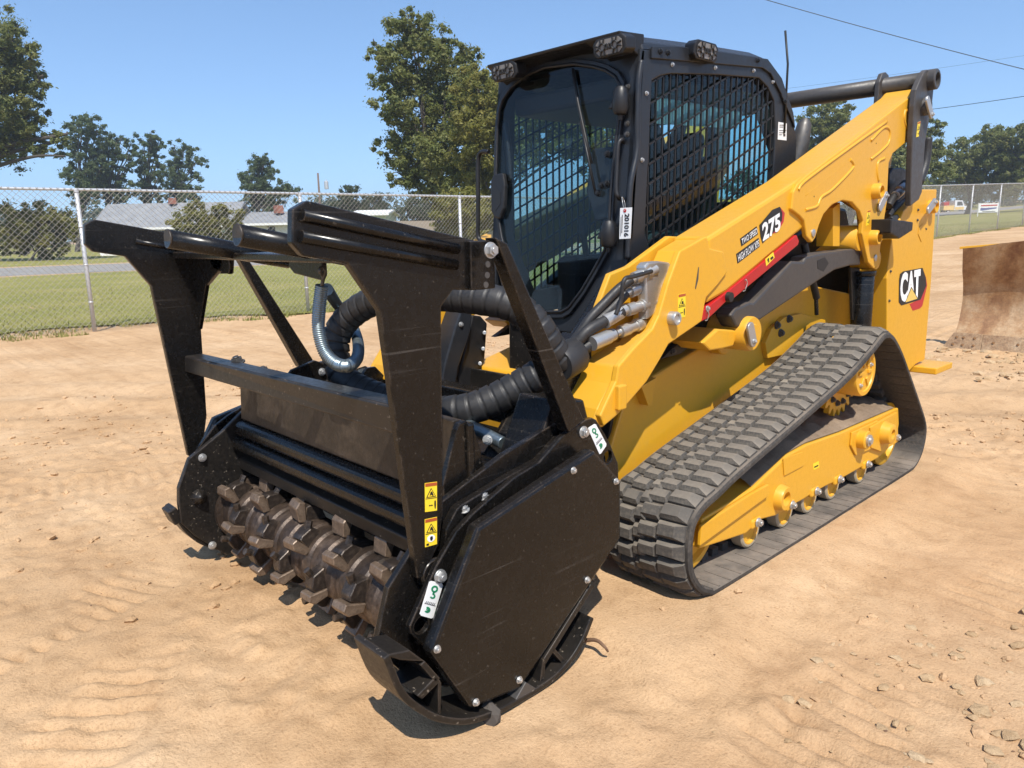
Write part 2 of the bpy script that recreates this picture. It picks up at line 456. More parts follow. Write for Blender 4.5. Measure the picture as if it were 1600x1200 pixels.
def plate_yz(name, yz, x, t, mat, parent=None, bevel=0.004, holes=None):
    pts = [Vector((x, a, b)) for a, b in yz]
    hs = [[Vector((x, a, b)) for a, b in h] for h in holes] if holes else None
    return prism(name, pts, (-t, 0, 0), mat, parent, bevel, hs)
def add_box(bm, c, s, mat3=None):
    c = Vector(c); hx, hy, hz = s[0] / 2, s[1] / 2, s[2] / 2
    vs = []
    for x in (-hx, hx):
        for y in (-hy, hy):
            for z in (-hz, hz):
                v = Vector((x, y, z))
                if mat3 is not None: v = mat3 @ v
                vs.append(bm.verts.new(c + v))
    for f in ((0, 1, 3, 2), (4, 6, 7, 5), (0, 4, 5, 1), (2, 3, 7, 6), (0, 2, 6, 4), (1, 5, 7, 3)):
        bm.faces.new([vs[i] for i in f])
def box(name, c, s, mat, parent=None, bevel=0.004, mat3=None):
    bm = bmesh.new(); add_box(bm, c, s, mat3)
    return from_bm(name, bm, mat, parent, bevel)
def frame_of(d):
    d = Vector(d).normalized()
    a = Vector((0, 0, 1)) if abs(d.z) < 0.9 else Vector((1, 0, 0))
    u = d.cross(a).normalized(); v = u.cross(d).normalized()
    return u, v, d
def add_cyl(bm, p0, p1, r0, r1=None, n=20, cap=True):
    if r1 is None: r1 = r0
    p0, p1 = Vector(p0), Vector(p1)
    u, v, d = frame_of(p1 - p0)
    a, b = [], []
    for i in range(n):
        t = 2 * math.pi * i / n
        o = u * math.cos(t) + v * math.sin(t)
        a.append(bm.verts.new(p0 + o * r0)); b.append(bm.verts.new(p1 + o * r1))
    for i in range(n):
        f = bm.faces.new((a[i], b[i], b[(i + 1) % n], a[(i + 1) % n])); f.smooth = n > 8
    if cap:
        bm.faces.new(a); bm.faces.new(list(reversed(b)))
def cyl(name, p0, p1, r, mat, parent=None, n=24, bevel=0.003, r1=None):
    bm = bmesh.new(); add_cyl(bm, p0, p1, r, r1, n)
    return from_bm(name, bm, mat, parent, bevel)
def add_lathe(bm, p0, d, prof, n=24):
    """profile [(t along d, radius)]"""
    u, v, d = frame_of(d); p0 = Vector(p0)
    rings = []
    for t, r in prof:
        rings.append([bm.verts.new(p0 + d * t + (u * math.cos(2 * math.pi * i / n) + v * math.sin(2 * math.pi * i / n)) * max(r, 1e-4)) for i in range(n)])
    for a, b in zip(rings, rings[1:]):
        for i in range(n):
            f = bm.faces.new((a[i], b[i], b[(i + 1) % n], a[(i + 1) % n])); f.smooth = True
    bm.faces.new(rings[0]); bm.faces.new(list(reversed(rings[-1])))
def lathe(name, p0, d, prof, mat, parent=None, n=24):
    bm = bmesh.new(); add_lathe(bm, p0, d, prof, n)
    o = from_bm(name, bm, mat, parent)
    return sm(o, 35)
def spline(pts, n=8):
    pts = [Vector(p) for p in pts]; out = []
    P = [pts[0] * 2 - pts[1]] + pts + [pts[-1] * 2 - pts[-2]]
    for i in range(1, len(P) - 2):
        a, b, c, d = P[i - 1], P[i], P[i + 1], P[i + 2]
        for k in range(n):
            t = k / n
            out.append(0.5 * ((2 * b) + (c - a) * t + (2 * a - 5 * b + 4 * c - d) * t * t + (3 * b - a - 3 * c + d) * t ** 3))
    out.append(pts[-1]); return out
def resample(pts, step):
    out = [pts[0].copy()]; acc = 0.0
    for a, b in zip(pts, pts[1:]):
        L = (b - a).length
        if L < 1e-9: continue
        s = step - acc
        while s <= L:
            out.append(a + (b - a) * (s / L)); s += step
        acc = (acc + L) % step
    return out
def add_tube(bm, path, rad, n=10, cap=True):
    path = [Vector(p) for p in path]
    u = None; rings = []
    for i, p in enumerate(path):
        d = (path[min(i + 1, len(path) - 1)] - path[max(i - 1, 0)]).normalized()
        if u is None: u, v, _ = frame_of(d)
        else:
            u = (u - d * u.dot(d)).normalized()
        v = d.cross(u)
        r = rad(i) if callable(rad) else rad
        rings.append([bm.verts.new(p + (u * math.cos(2 * math.pi * k / n) + v * math.sin(2 * math.pi * k / n)) * r) for k in range(n)])
    for a, b in zip(rings, rings[1:]):
        for i in range(n):
            f = bm.faces.new((a[i], b[i], b[(i + 1) % n], a[(i + 1) % n])); f.smooth = True
    if cap:
        bm.faces.new(rings[0]); bm.faces.new(list(reversed(rings[-1])))
def tube(name, path, rad, mat, parent=None, n=10, k=8):
    bm = bmesh.new(); add_tube(bm, spline(path, k) if k else path, rad, n)
    return from_bm(name, bm, mat, parent)
_hexes = {}
def bolt(name, p, d, r, mat, parent, h=None):
    """hex bolt with washer, head pointing along d; mesh shared"""
    key = (round(r, 4), mat.name)
    if key not in _hexes:
        bm = bmesh.new()
        add_cyl(bm, (0, 0, 0), (0, 0, r * 0.25), r * 1.2, n=16)
        add_cyl(bm, (0, 0, r * 0.25), (0, 0, r * 0.95), r * 0.95, r * 0.9, n=6)
        add_cyl(bm, (0, 0, r * 0.95), (0, 0, r * 1.25), r * 0.5, n=10)
        bmesh.ops.recalc_face_normals(bm, faces=bm.faces)
        me = bpy.data.meshes.new('bolt'); bm.to_mesh(me); bm.free(); me.materials.append(mat)
        _hexes[key] = me
    o = link(name, _hexes[key], None, parent)
    pw = Vector(p)
    q = Vector(d).to_track_quat('Z', 'Y').to_matrix().to_4x4()
    q.translation = pw
    o.matrix_basis = q
    return o
def mirror(o, cx=0.0, name=None):
    """a mirrored twin about the plane x = cx with its own mesh"""
    me = o.data.copy()
    inv = o.matrix_basis.inverted()
    mb = o.matrix_basis
    bm = bmesh.new(); bm.from_mesh(me)
    for v in bm.verts:
        w = mb @ v.co; w.x = 2 * cx - w.x; v.co = w
    bmesh.ops.reverse_faces(bm, faces=bm.faces)
    bm.to_mesh(me); bm.free()
    c = o.copy(); c.data = me; c.matrix_basis = Matrix.Identity(4)
    COL.objects.link(c)
    return c
def copy_under(o, parent):
    c = o.copy(); COL.objects.link(c); c.parent = parent
    return c
def text_mesh(s, bold=0.0, cond=1.0):
    cu = bpy.data.curves.new('lettering', 'FONT')
    cu.body = s; cu.size = 1.0; cu.offset = bold; cu.resolution_u = 3; cu.extrude = 0.0
    ob = bpy.data.objects.new('lettering', cu); COL.objects.link(ob)
    dg = bpy.context.evaluated_depsgraph_get()
    me = bpy.data.meshes.new_from_object(ob.evaluated_get(dg))
    bpy.data.objects.remove(ob); bpy.data.curves.remove(cu)
    co = np.empty(len(me.vertices) * 3); me.vertices.foreach_get('co', co); co = co.reshape(-1, 3)
    lo, hi = co.min(0), co.max(0)
    return me, lo, hi
def lettering(s, bl, br, tl, off, mat, parent, bold=0.02, name='lettering'):
    """flat print filling the parallelogram bottom-left, bottom-right, top-left"""
    me, lo, hi = text_mesh(s, bold)
    bl, br, tl = Vector(bl), Vector(br), Vector(tl)
    X = br - bl; Y = tl - bl
    for v in me.vertices:
        a = (v.co.x - lo[0]) / (hi[0] - lo[0]); b = (v.co.y - lo[1]) / (hi[1] - lo[1])
        v.co = bl + X * a + Y * b + Vector(off)
    me.materials.clear()
    return link(name, me, mat, parent)
def decal(name, pts, off, mat, parent, t=0.0012):
    bm = bmesh.new()
    off = Vector(off); n = off.normalized()
    add_prism(bm, [Vector(p) + off for p in pts], -n * t)
    return from_bm(name, bm, mat, parent)
def circle_yz(x, cy, cz, r, n=16):
    return [Vector((x, cy + r * math.cos(2 * math.pi * i / n), cz + r * math.sin(2 * math.pi * i / n))) for i in range(n)]
def rnd_poly(c, r, n=8):
    return [Vector(c) for _ in range(n)]

# ------------------------------------------------------------------ ground
def vnoise(x, y, seed=0):
    xi = np.floor(x).astype(np.int64); yi = np.floor(y).astype(np.int64)
    xf = x - xi; yf = y - yi
    def h(a, b):
        n = (a * 374761393 + b * 668265263 + seed * 1442695041) & 0x7fffffff
        n = ((n ^ (n >> 13)) * 1274126177) & 0x7fffffff
        return ((n ^ (n >> 16)) & 0xffff) / 65535.0
    u = xf * xf * (3 - 2 * xf); v = yf * yf * (3 - 2 * yf)
    return (h(xi, yi) * (1 - u) + h(xi + 1, yi) * u) * (1 - v) + (h(xi, yi + 1) * (1 - u) + h(xi + 1, yi + 1) * u) * v
def fbm(x, y, oct=4, seed=0):
    s = 0; a = 0.5; f = 1.0
    for i in range(oct):
        s = s + a * (vnoise(x * f + 13.7 * i, y * f - 7.1 * i, seed + i) - 0.5); a *= 0.5; f *= 2.03
    return s
def sst(a, b, v):
    t = np.clip((v - a) / (b - a), 0, 1); return t * t * (3 - 2 * t)
def base_np(x, y):
    r = (x - CAM.x) * RV.x + (y - CAM.y) * RV.y
    return 0.0436 * r * sst(4.0, 16.0, r)
def relief_np(x, y):
    d = (x - CAM.x) * HV.x + (y - CAM.y) * HV.y
    r = (x - CAM.x) * RV.x + (y - CAM.y) * RV.y
    z = fbm(x * 0.7, y * 0.7, 3, 1) * 0.05 + fbm(x * 3.2, y * 3.2, 5, 5) * 0.020
    rg = np.abs(fbm(x * 5.5 + 3 * fbm(x, y, 2, 70), y * 5.5, 4, 15))
    z = z - np.clip(0.10 - rg, 0, 0.1) * 0.10 * (0.2 + vnoise(x * 0.6, y * 0.6, 90))
    z = z + fbm(x * 14, y * 14, 4, 55) * 0.030 * (0.12 + 1.6 * vnoise(x * 0.7, y * 0.7, 66) ** 2.5)
    lump = fbm(x * 9, y * 9, 3, 9)
    z = z + np.clip(lump, 0, 1) * 0.09 * sst(0.40, 0.62, vnoise(x * 0.9, y * 0.9, 21))
    # wheel ruts running past behind the machine
    for c, w, dp in ((6.6, 0.22, 0.035), (7.5, 0.25, 0.03), (8.3, 0.2, 0.025)):
        q = (d - c + 0.25 * np.sin(r * 0.3)) / w
        z = z - dp * np.exp(-q * q) + 0.4 * dp * np.exp(-(np.abs(q) - 1.7) ** 2 * 2)
    # grouser prints of tracks left of the mulcher and in front of it
    def prints(cx, cy, ang, L, W, dp):
        ca, sa = math.cos(ang), math.sin(ang)
        a = (x - cx) * ca + (y - cy) * sa; b = -(x - cx) * sa + (y - cy) * ca
        m = sst(0, 0.12, L / 2 - np.abs(a)) * sst(0, 0.05, W / 2 - np.abs(b))
        return -m * dp * (0.5 + 0.5 * np.sin(a * 2 * math.pi / 0.088 + 2.2 * b)) ** 2.5 * sst(0.25, 0.6, vnoise(x * 2.3, y * 2.3, 33))
    z = z + prints(-0.9, -3.25, 1.95, 2.6, 0.42, 0.03) + prints(0.3, -3.75, 2.4, 1.6, 0.40, 0.022) + prints(2.0, 0.2, 1.45, 5.5, 0.45, 0.024) + prints(-2.4, -1.6, 1.3, 4.0, 0.45, 0.015)
    # wavy dragged soil to the right of the machine
    m = sst(1.5, 2.0, x) * sst(-3.5, -2.2, y)
    z = z + m * 0.015 * vnoise(x * 1.1, y * 0.7, 44) * np.sin(y * 9 + 2.2 * fbm(x * 1.3, y * 1.3, 2, 40) * 6)
    z = z * (1 - 0.5 * sst(12, 40, d))
    # firm ground below the tracks and skids, which rest on it
    def under(cx, cy, sx, sy):
        return sst(0.0, 0.25, sx - np.abs(x - cx)) * sst(0.0, 0.25, sy - np.abs(y - cy))
    f = np.maximum.reduce([under(0.83, -0.15, 0.6, 1.9), under(-0.83, -0.15, 0.6, 1.9), under(0.88, -2.4, 0.4, 0.8), under(-1.1, -2.4, 0.4, 0.8)])
    ft = np.maximum(under(0.83, -0.15, 0.6, 1.9), under(-0.83, -0.15, 0.6, 1.9))
    z = z * (1 - 0.75 * f) - 0.012 * f + 0.050 * ft
    return z - 0.004
def axis(lo, hi, step, far, grow=1.12):
    a = list(np.arange(lo, hi + 1e-6, step))
    s = step; v = a[-1]
    while v < far:
        s = min(s * grow, 40); v += s; a.append(v)
    s = step; v = a[0]; b = []
    while v > -far:
        s = min(s * grow, 40); v -= s; b.append(v)
    return np.array(b[::-1] + a)
def sheet(name, X, Y, zf, mat):
    gx, gy = np.meshgrid(X, Y, indexing='ij')
    z = zf(gx, gy)
    n, m = gx.shape
    co = np.stack([gx, gy, z], -1).reshape(-1, 3)
    idx = np.arange(n * m).reshape(n, m)
    q = np.stack([idx[:-1, :-1], idx[1:, :-1], idx[1:, 1:], idx[:-1, 1:]], -1).reshape(-1, 4)
    me = bpy.data.meshes.new(name)
    me.vertices.add(len(co)); me.vertices.foreach_set('co', co.ravel())
    me.loops.add(q.size); me.loops.foreach_set('vertex_index', q.ravel())
    me.polygons.add(len(q)); me.polygons.foreach_set('loop_start', np.arange(len(q)) * 4); me.polygons.foreach_set('loop_total', np.full(len(q), 4))
    me.polygons.foreach_set('use_smooth', np.ones(len(q), bool))
    me.update(calc_edges=True)
    o = link(name, me, mat); o['kind'] = 'structure'
    return o
X = axis(-5.0, 3.6, 0.022, 900); Y = axis(-4.3, 2.6, 0.022, 900)
ground_o = sheet('ground', X, Y, lambda x, y: base_np(x, y) + relief_np(x, y), DIRT)

# fence lines measured from the photo
def dr(d, r):
    p = CAM + HV * d + RV * r
    return Vector((p.x, p.y, 0))
F0, F1 = dr(13.3, -7.24), dr(39.0, 23.6)
FD = (F1 - F0).normalized(); FN = Vector((-FD.y, FD.x, 0))
if FN.dot(HV) < 0: FN = -FN
FA = F0
FH = 2.44
def band(name, a0, a1, b0, b1, off, mat, na=120, nb=14, wob=0.0, seed=3, org=None, D=None, N=None):
    """ground cover strip laid along the fence: a along it, b away from the camera"""
    org = org or FA; D = D or FD; N = N or FN
    bm = bmesh.new(); V = []
    rr = random.Random(seed)
    ph = [rr.uniform(0, 6.28) for _ in range(6)]
    def w(a, k): return wob * (math.sin(a * 0.7 + ph[k]) + 0.6 * math.sin(a * 1.9 + ph[k + 1]) + 0.4 * math.sin(a * 4.3 + ph[k + 2]))
    for i in range(na + 1):
        a = a0 + (a1 - a0) * i / na
        row = []
        for j in range(nb + 1):
            t = j / nb
            b = b0 + w(a, 0) * (1 - t) + (b1 - b0) * t + w(a, 3) * t * 0.5
            p = org + D * a + N * b
            z = ground(p.x, p.y)
            edge = 0.0
            row.append(bm.verts.new((p.x, p.y, z + off)))
        V.append(row)
    for i in range(na):
        for j in range(nb):
            f = bm.faces.new((V[i][j], V[i + 1][j], V[i + 1][j + 1], V[i][j + 1])); f.smooth = True
    o = from_bm(name, bm, mat); o['kind'] = 'structure'
    for p in o.data.polygons:
        if p.normal.z < 0: o.data.flip_normals(); break
    return o

# ------------------------------------------------------------------ the track loader
LD = thing('track_loader', 'yellow and black compact track loader with its loader arms lowered, on rubber tracks', 'track loader', (0, 0, 0))
def both(o):
    return o, mirror(o)

# ---- rubber tracks
TP = [(-1.27, 0.0), (-0.6, -0.004), (0.0, -0.004), (0.6, -0.004), (0.99, 0.0), (1.09, 0.012), (1.165, 0.05), (1.225, 0.11), (1.262, 0.2), (1.258, 0.29), (1.205, 0.375),
      (1.09, 0.495), (0.978, 0.605), (0.766, 0.812), (0.665, 0.90), (0.593, 0.953), (0.53, 0.99), (0.453, 1.016), (0.36, 1.012), (0.2, 0.945), (-0.104, 0.838), (-0.627, 0.707),
      (-1.138, 0.585), (-1.31, 0.535), (-1.42, 0.507), (-1.492, 0.468), (-1.538, 0.405), (-1.553, 0.292), (-1.528, 0.17), (-1.445, 0.065), (-1.36, 0.018)]
def closed_path(pts, n):
    P = [Vector((0, a, b)) for a, b in pts]; m = len(P); dense = []
    for i in range(m):
        a, b, c, d = P[i - 1], P[i], P[(i + 1) % m], P[(i + 2) % m]
        for k in range(12):
            t = k / 12
            dense.append(0.5 * ((2 * b) + (c - a) * t + (2 * a - 5 * b + 4 * c - d) * t * t + (3 * b - a - 3 * c + d) * t ** 3))
    L = [0]
    for i in range(len(dense)): L.append(L[-1] + (dense[(i + 1) % len(dense)] - dense[i]).length)
    tot = L[-1]; out = []; j = 0
    for k in range(n):
        s = tot * k / n
        while L[j + 1] < s: j += 1
        t = (s - L[j]) / (L[j + 1] - L[j])
        out.append(dense[j].lerp(dense[(j + 1) % len(dense)], t))
    return out, tot
NP = 73                                     # lug rows round the track
fine, TLEN = closed_path(TP, NP * 4)
def tnorm(path, i):
    t = (path[(i + 1) % len(path)] - path[i - 1]).normalized()
    return t, Vector((0, t.z, -t.y))        # outward for this winding
TX0, TX1 = 0.60, 1.05
LUG = 0.030
def belt(name, x0, x1, parent):
    bm = bmesh.new(); rings = []
    for i, p in enumerate(fine):
        t, n = tnorm(fine, i)
        po = p - n * LUG; pi_ = p - n * (LUG + 0.03); pe = p - n * (LUG + 0.01)
        prof = [(x1 - 0.006, po), (x1, pe), (x1, pi_ + n * 0.004), (x1 - 0.008, pi_), (x0 + 0.008, pi_), (x0, pi_ + n * 0.004), (x0, pe), (x0 + 0.006, po)]
        # guide lugs on the inside: shallow pads crossing the belt
        rings.append([bm.verts.new((x, q.y, q.z)) for x, q in prof])
    n = len(rings)
    for i in range(n):
        a, b = rings[i], rings[(i + 1) % n]
        for k in range(8):
            f = bm.faces.new((a[k], b[k], b[(k + 1) % 8], a[(k + 1) % 8])); f.smooth = True
    o = from_bm(name, bm, BELT, parent); return sm(o, 30)
tr = belt('rubber_track', TX0, TX1, LD)
tr2 = mirror(tr)
# lug blocks: unit block in (x lateral, y along track, z outward)
def lug_mesh(w, l, h, near, far, skew):
    bm = bmesh.new()
    b = [(-w / 2, -l / 2), (w / 2, -l / 2 + skew), (w / 2, l / 2 + skew), (-w / 2, l / 2)]
    t = [(-w / 2 + near, -l / 2 + 0.012), (w / 2 - far, -l / 2 + 0.012 + skew), (w / 2 - far, l / 2 - 0.010 + skew), (-w / 2 + near, l / 2 - 0.010)]
    lo = [bm.verts.new((x, y, -0.006)) for x, y in b]; mi = [bm.verts.new((x, y, h * 0.35)) for x, y in b]; hi = [bm.verts.new((x, y, h)) for x, y in t]
    for A, B in ((lo, mi), (mi, hi)):
        for i in range(4): bm.faces.new((A[i], A[(i + 1) % 4], B[(i + 1) % 4], B[i]))
    bm.faces.new(hi)
    me = bpy.data.meshes.new('tread_block'); bm.to_mesh(me); bm.free(); me.materials.append(RUB); return me
cols = [  # (lateral centre, row phase in quarter pitches, mesh)
    (TX1 - 0.084, 0, lug_mesh(0.128, 0.068, LUG, 0.006, 0.042, 0.006)),
    (TX1 - 0.196, 1, lug_mesh(0.090, 0.064, LUG, 0.006, 0.006, 0.004)),
    (TX0 + 0.135, 3, lug_mesh(0.080, 0.064, LUG, 0.006, 0.006, 0.0)),
    (TX0 + 0.056, 2, lug_mesh(0.072, 0.066, LUG, 0.030, 0.006, -0.004))]
mid_lug = lug_mesh(0.052, 0.060, LUG * 0.8, 0.004, 0.014, 0.004)
low_bar = lug_mesh(0.046, 0.036, 0.012, 0.004, 0.004, 0.0)
rb = bmesh.new()
for k in range(NP):
    for x, ph, me in cols:
        i = (k * 4 + ph) % len(fine)
        t, n = tnorm(fine, i); p = fine[i] - n * LUG
        m = Matrix(((1, 0, 0), (0, -t.y, n.y), (0, -t.z, n.z))).to_4x4()
        m.translation = Vector((x, p.y, p.z))
        o = link('tread_block', me, None, tr); o.matrix_basis = m
        m2 = m.copy(); m2.translation.x = -x
        v0 = len(rb.verts)
        tmp = me.copy(); tmp.transform(m2); rb.from_mesh(tmp); bpy.data.meshes.remove(tmp)
    i = (k * 4 + 1) % len(fine); t, n = tnorm(fine, i); p = fine[i] - n * LUG
me = bpy.data.meshes.new('tread_blocks'); rb.to_mesh(me); rb.free()
o = link('tread_blocks', me, RUB, tr2); o['kind'] = 'stuff'
cb = bmesh.new()
for k in range(0, NP):
    i = (k * 4 + 2) % len(fine); t, n = tnorm(fine, i); p = fine[i] - n * LUG
    m = Matrix(((1, 0, 0), (0, -t.y, n.y), (0, -t.z, n.z))).to_4x4(); m.translation = Vector((TX0 + 0.205, p.y, p.z))
    tmp = mid_lug.copy(); tmp.transform(m); cb.from_mesh(tmp); bpy.data.meshes.remove(tmp)
o = from_bm('centre_lugs', cb, RUB, tr); o['kind'] = 'stuff'
# drive lugs on the inner face of the belt
ib = bmesh.new()
for k in range(NP):
    i = (k * 4) % len(fine); t, n = tnorm(fine, i); p = fine[i] - n * (LUG + 0.03)
    m = Matrix(((1, 0, 0), (0, -t.y, n.y), (0, -t.z, n.z)))
    add_box(ib, Vector((0.5 * (TX0 + TX1), p.y, p.z)) - n * 0.012, (0.07, 0.05, 0.05), m)
    add_box(ib, Vector((TX1 - 0.07, p.y, p.z)) + n * 0.0005, (0.13, 0.012, 0.004), m)
o = from_bm('drive_lugs', ib, BELT, tr); o['kind'] = 'stuff'

# ---- undercarriage frame, rollers, idlers, sprocket
FX = 0.955
fr_px = [(1097, 811), (1177, 763), (1231, 711), (1262, 694), (1314, 676), (1404, 637), (1405, 662), (1400, 690), (1372, 716), (1352, 727), (1310, 751), (1290, 760), (1272, 770), (1255, 781), (1234, 792), (1212, 806), (1189, 812), (1166, 834), (1093, 858)]
fr = plate('undercarriage_frame', fr_px, FX, 0.22, YEL, LD, 0.008); fr2 = mirror(fr)
# welded front rail and cover plates stand proud
def sub_plate(name, px, x, t, mat, parent, bev=0.003):
    return plate(name, px, x, t, mat, parent, bev)
sub_plate('guard_rail', [(1096, 822), (1176, 771), (1202, 757), (1201, 775), (1094, 853)], FX + 0.018, 0.016, YEL, fr)
sub_plate('cover_plate', [(1224, 716), (1254, 706), (1256, 728), (1226, 744)], FX + 0.006, 0.005, YEL, fr)
sub_plate('cover_plate', [(1332, 676), (1372, 657), (1374, 696), (1338, 712), (1330, 696)], FX + 0.012, 0.011, YEL, fr)
sub_plate('mount_plate', [(1360, 668), (1402, 644), (1404, 690), (1378, 706), (1362, 700)], FX + 0.02, 0.018, YEL, fr)
# tow eye, spindle mounts
for px, py, r in ((1218, 777, 0.062),):
    p = ux(px, py, FX)
    lathe('roller_boss', p - Vector((0.02, 0, 0)), (1, 0, 0), [(0, r * 1.15), (0.05, r), (0.06, r * 0.92), (0.06, r * 0.6), (0.03, r * 0.55)], YEL, fr)
p = ux(1340, 685, FX)
lathe('spindle', p, (1, 0, 0), [(0, 0.055), (0.055, 0.055), (0.06, 0.05)], YEL, fr)
lathe('spindle_cap', p + Vector((0.06, 0, 0)), (1, 0, 0), [(0, 0.034), (0.012, 0.034), (0.012, 0.022), (0.022, 0.02)], ZINC, fr)
p = ux(1381, 676, FX + 0.02)
lathe('tow_eye', p, (1, 0, 0), [(0, 0.072), (0.05, 0.06), (0.055, 0.05), (0.055, 0.03), (0.02, 0.028)], YEL, fr)
for px, py in ((1180.6, 815), (1234, 788), (1272.6, 766.6), (1308.6, 748), (1352.7, 724.5)):
    q = ux(px, py, FX)
    rl = lathe('track_roller', Vector((0.72, q.y + 0.0, 0.147)), (1, 0, 0), [(0, 0.075), (0.05, 0.088), (0.055, 0.07), (0.15, 0.07), (0.155, 0.088), (0.205, 0.088), (0.212, 0.08), (0.212, 0.066), (0.2, 0.06), (0.2, 0.025)], YEL, LD, 28)
    mirror(rl)
    lathe('roller_rim', Vector((0.873, q.y, 0.147)), (1, 0, 0), [(0, 0.088), (0.002, 0.0895), (0.054, 0.0895), (0.060, 0.082), (0.060, 0.072), (0.03, 0.06)], RIM, rl, 28)
    bolt('roller_bolt', (FX + 0.012, q.y, q.z), (1, 0, 0), 0.02, ZINC, fr)
    box('roller_saddle', (FX - 0.005, q.y, q.z - 0.005), (0.03, 0.09, 0.05), YEL, fr, 0.012)
q = ux(1398, 682, FX)
bolt('roller_bolt', (FX + 0.012, q.y - 0.01, q.z), (1, 0, 0), 0.022, ZINC, fr)
for cy, cz, r in ((-1.262, 0.285, 0.205), (0.965, 0.262, 0.205)):
    for x in (0.75, 0.865):
        o = lathe('idler_wheel', Vector((x - 0.025, cy, cz)), (1, 0, 0), [(0, r * 0.9), (0.0, r), (0.05, r), (0.055, r * 0.95), (0.055, r * 0.83), (0.035, r * 0.78), (0.03, r * 0.35), (0.07, r * 0.3), (0.07, 0.02)], YEL, LD, 40)
        mirror(o)
# drive sprocket and its final drive
SC = Vector((0, 0.36, 0.73))
bm = bmesh.new(); prof = []
NT = 22
for i in range(NT * 4):
    a = 2 * math.pi * i / (NT * 4); r = (0.205, 0.205, 0.245, 0.245)[i % 4]
    prof.append(Vector((0.83, SC.y + r * math.cos(a), SC.z + r * math.sin(a))))
add_prism(bm, prof, (-0.035, 0, 0))
sp = from_bm('drive_sprocket', bm, YEL, LD, 0.003); mirror(sp)
for i in range(14):
    a = 2 * math.pi * i / 14
    bolt('sprocket_bolt', (0.832, SC.y + 0.165 * math.cos(a), SC.z + 0.165 * math.sin(a)), (1, 0, 0), 0.016, GUN, sp)
hb = lathe('final_drive', Vector((0.70, 0.30, 0.775)), (1, 0, 0), [(0, 0.14), (0.10, 0.14), (0.11, 0.14), (0.12, 0.14), (0.28, 0.138), (0.292, 0.132), (0.292, 0.110), (0.285, 0.106), (0.285, 0.02)], YEL, LD, 40)
mirror(hb)
bm = bmesh.new()
hc = Vector((0.985, 0.30, 0.775))
for i in range(6):
    a = i * math.pi / 3
    add_box(bm, hc + Vector((0.004, 0.062 * math.cos(a), 0.062 * math.sin(a))), (0.012, 0.05, 0.02), Matrix.Rotation(a, 3, 'X'))
from_bm('hub_ribs', bm, YEL, hb, 0.003)
for a in (0.4, 2.2, 4.1):
    bolt('hub_plug', hc + Vector((0.0, 0.085 * math.cos(a), 0.085 * math.sin(a))), (1, 0, 0), 0.011, ZINC, hb)
# soil lying on top of the frame
bm = bmesh.new()
topl = [ux(a, b, FX) for a, b in ((1177, 762), (1231, 710), (1262, 693), (1314, 675), (1400, 638))]
rows = []
rr = random.Random(5)
dense = resample(topl, 0.03)
for p in dense:
    row = []
    for j in range(12):
        t = j / 11
        h = 0.003 + 0.04 * math.sin(math.pi * min(1, max(0, t))) ** 0.7 * (0.4 + rr.random() * 0.9)
        row.append(bm.verts.new((FX - 0.012 - 0.36 * t, p.y, p.z + h + 0.02 * t)))
    rows.append(row)
for a, b in zip(rows, rows[1:]):
    for j in range(11):
        f = bm.faces.new((a[j], b[j], b[j + 1], a[j + 1])); f.smooth = True
o = from_bm('soil_on_frame', bm, SOIL, fr); o['kind'] = 'stuff'

# ---- machine body (chassis tub between the tracks)
BX = 0.555
body = plate_yz('chassis', [(-1.38, 0.32), (1.35, 0.34), (1.35, 1.1), (0.4, 1.25), (-0.9, 0.95), (-1.30, 0.86), (-1.42, 0.62)], BX, 2 * BX, YEL, LD, 0.012)
# gusset fins seen on the chassis wall, bolted track mount flange
sub_plate('frame_rib', [(1002, 604), (1026, 590), (1019, 634), (1013, 634)], BX + 0.05, 0.05, YEL, body)
for px, py in ((1213, 508), (1232, 498), (1219, 520)):
    q = ux(px, py, BX + 0.03)
    bolt('flange_bolt', q, (1, 0, 0), 0.02, GUN, body)
sub_plate('mount_flange', [(1196, 536), (1206, 514), (1226, 496), (1252, 490), (1290, 500), (1290, 540), (1200, 560)], BX + 0.03, 0.03, YEL, body)
# black side skirt under the arm
sk = plate('side_skirt', [(1033, 561), (1100, 500), (1247, 368), (1290, 345), (1300, 372), (1262, 402), (1240, 412), (1140, 494), (1064, 553)], 0.60, 0.04, BLKD, LD, 0.004); mirror(sk)
for px, py in ((1052, 549), (1086, 523), (1138, 487), (1176, 456), (1211, 431), (1243, 403)):
    bolt('skirt_bolt', ux(px, py, 0.602), (1, 0, 0), 0.012, GUN, sk)
# dark engine bay block behind the cab between the towers
plate_yz('engine_hood', [(0.25, 1.2), (0.35, 1.75), (1.25, 1.70), (1.38, 1.5), (1.38, 1.1), (0.25, 1.1)], 0.42, 0.84, BLKD, LD, 0.02)
box('rear_door', (0, 1.52, 0.95), (1.1, 0.22, 1.1), YEL, LD, 0.03)
tk = ux(1252, 195, 0.44)
lathe('exhaust_stack', Vector((0.44, 0.36, 1.75)), (0.05, 0.06, 0.42), [(0, 0.045), (0.20, 0.05), (0.33, 0.052), (0.43, 0.04), (0.46, 0.02)], GUN, LD)

# ---- rear tower
TX = 0.80
tower_px = [(1441, 296), (1464, 296), (1455, 440), (1445, 562), (1431, 569), (1402, 600), (1386, 600), (1386, 435), (1394, 372), (1412, 330)]
tw = plate('rear_tower', tower_px, TX, 0.20, YEL, LD, 0.006); tw2 = mirror(tw)
bp_ = ux(1445, 562, TX)
bt = box('rear_bumper', (0.84, bp_.y - 0.02, bp_.z - 0.045), (0.20, 0.34, 0.045), YEL, LD, 0.006); mirror(bt)
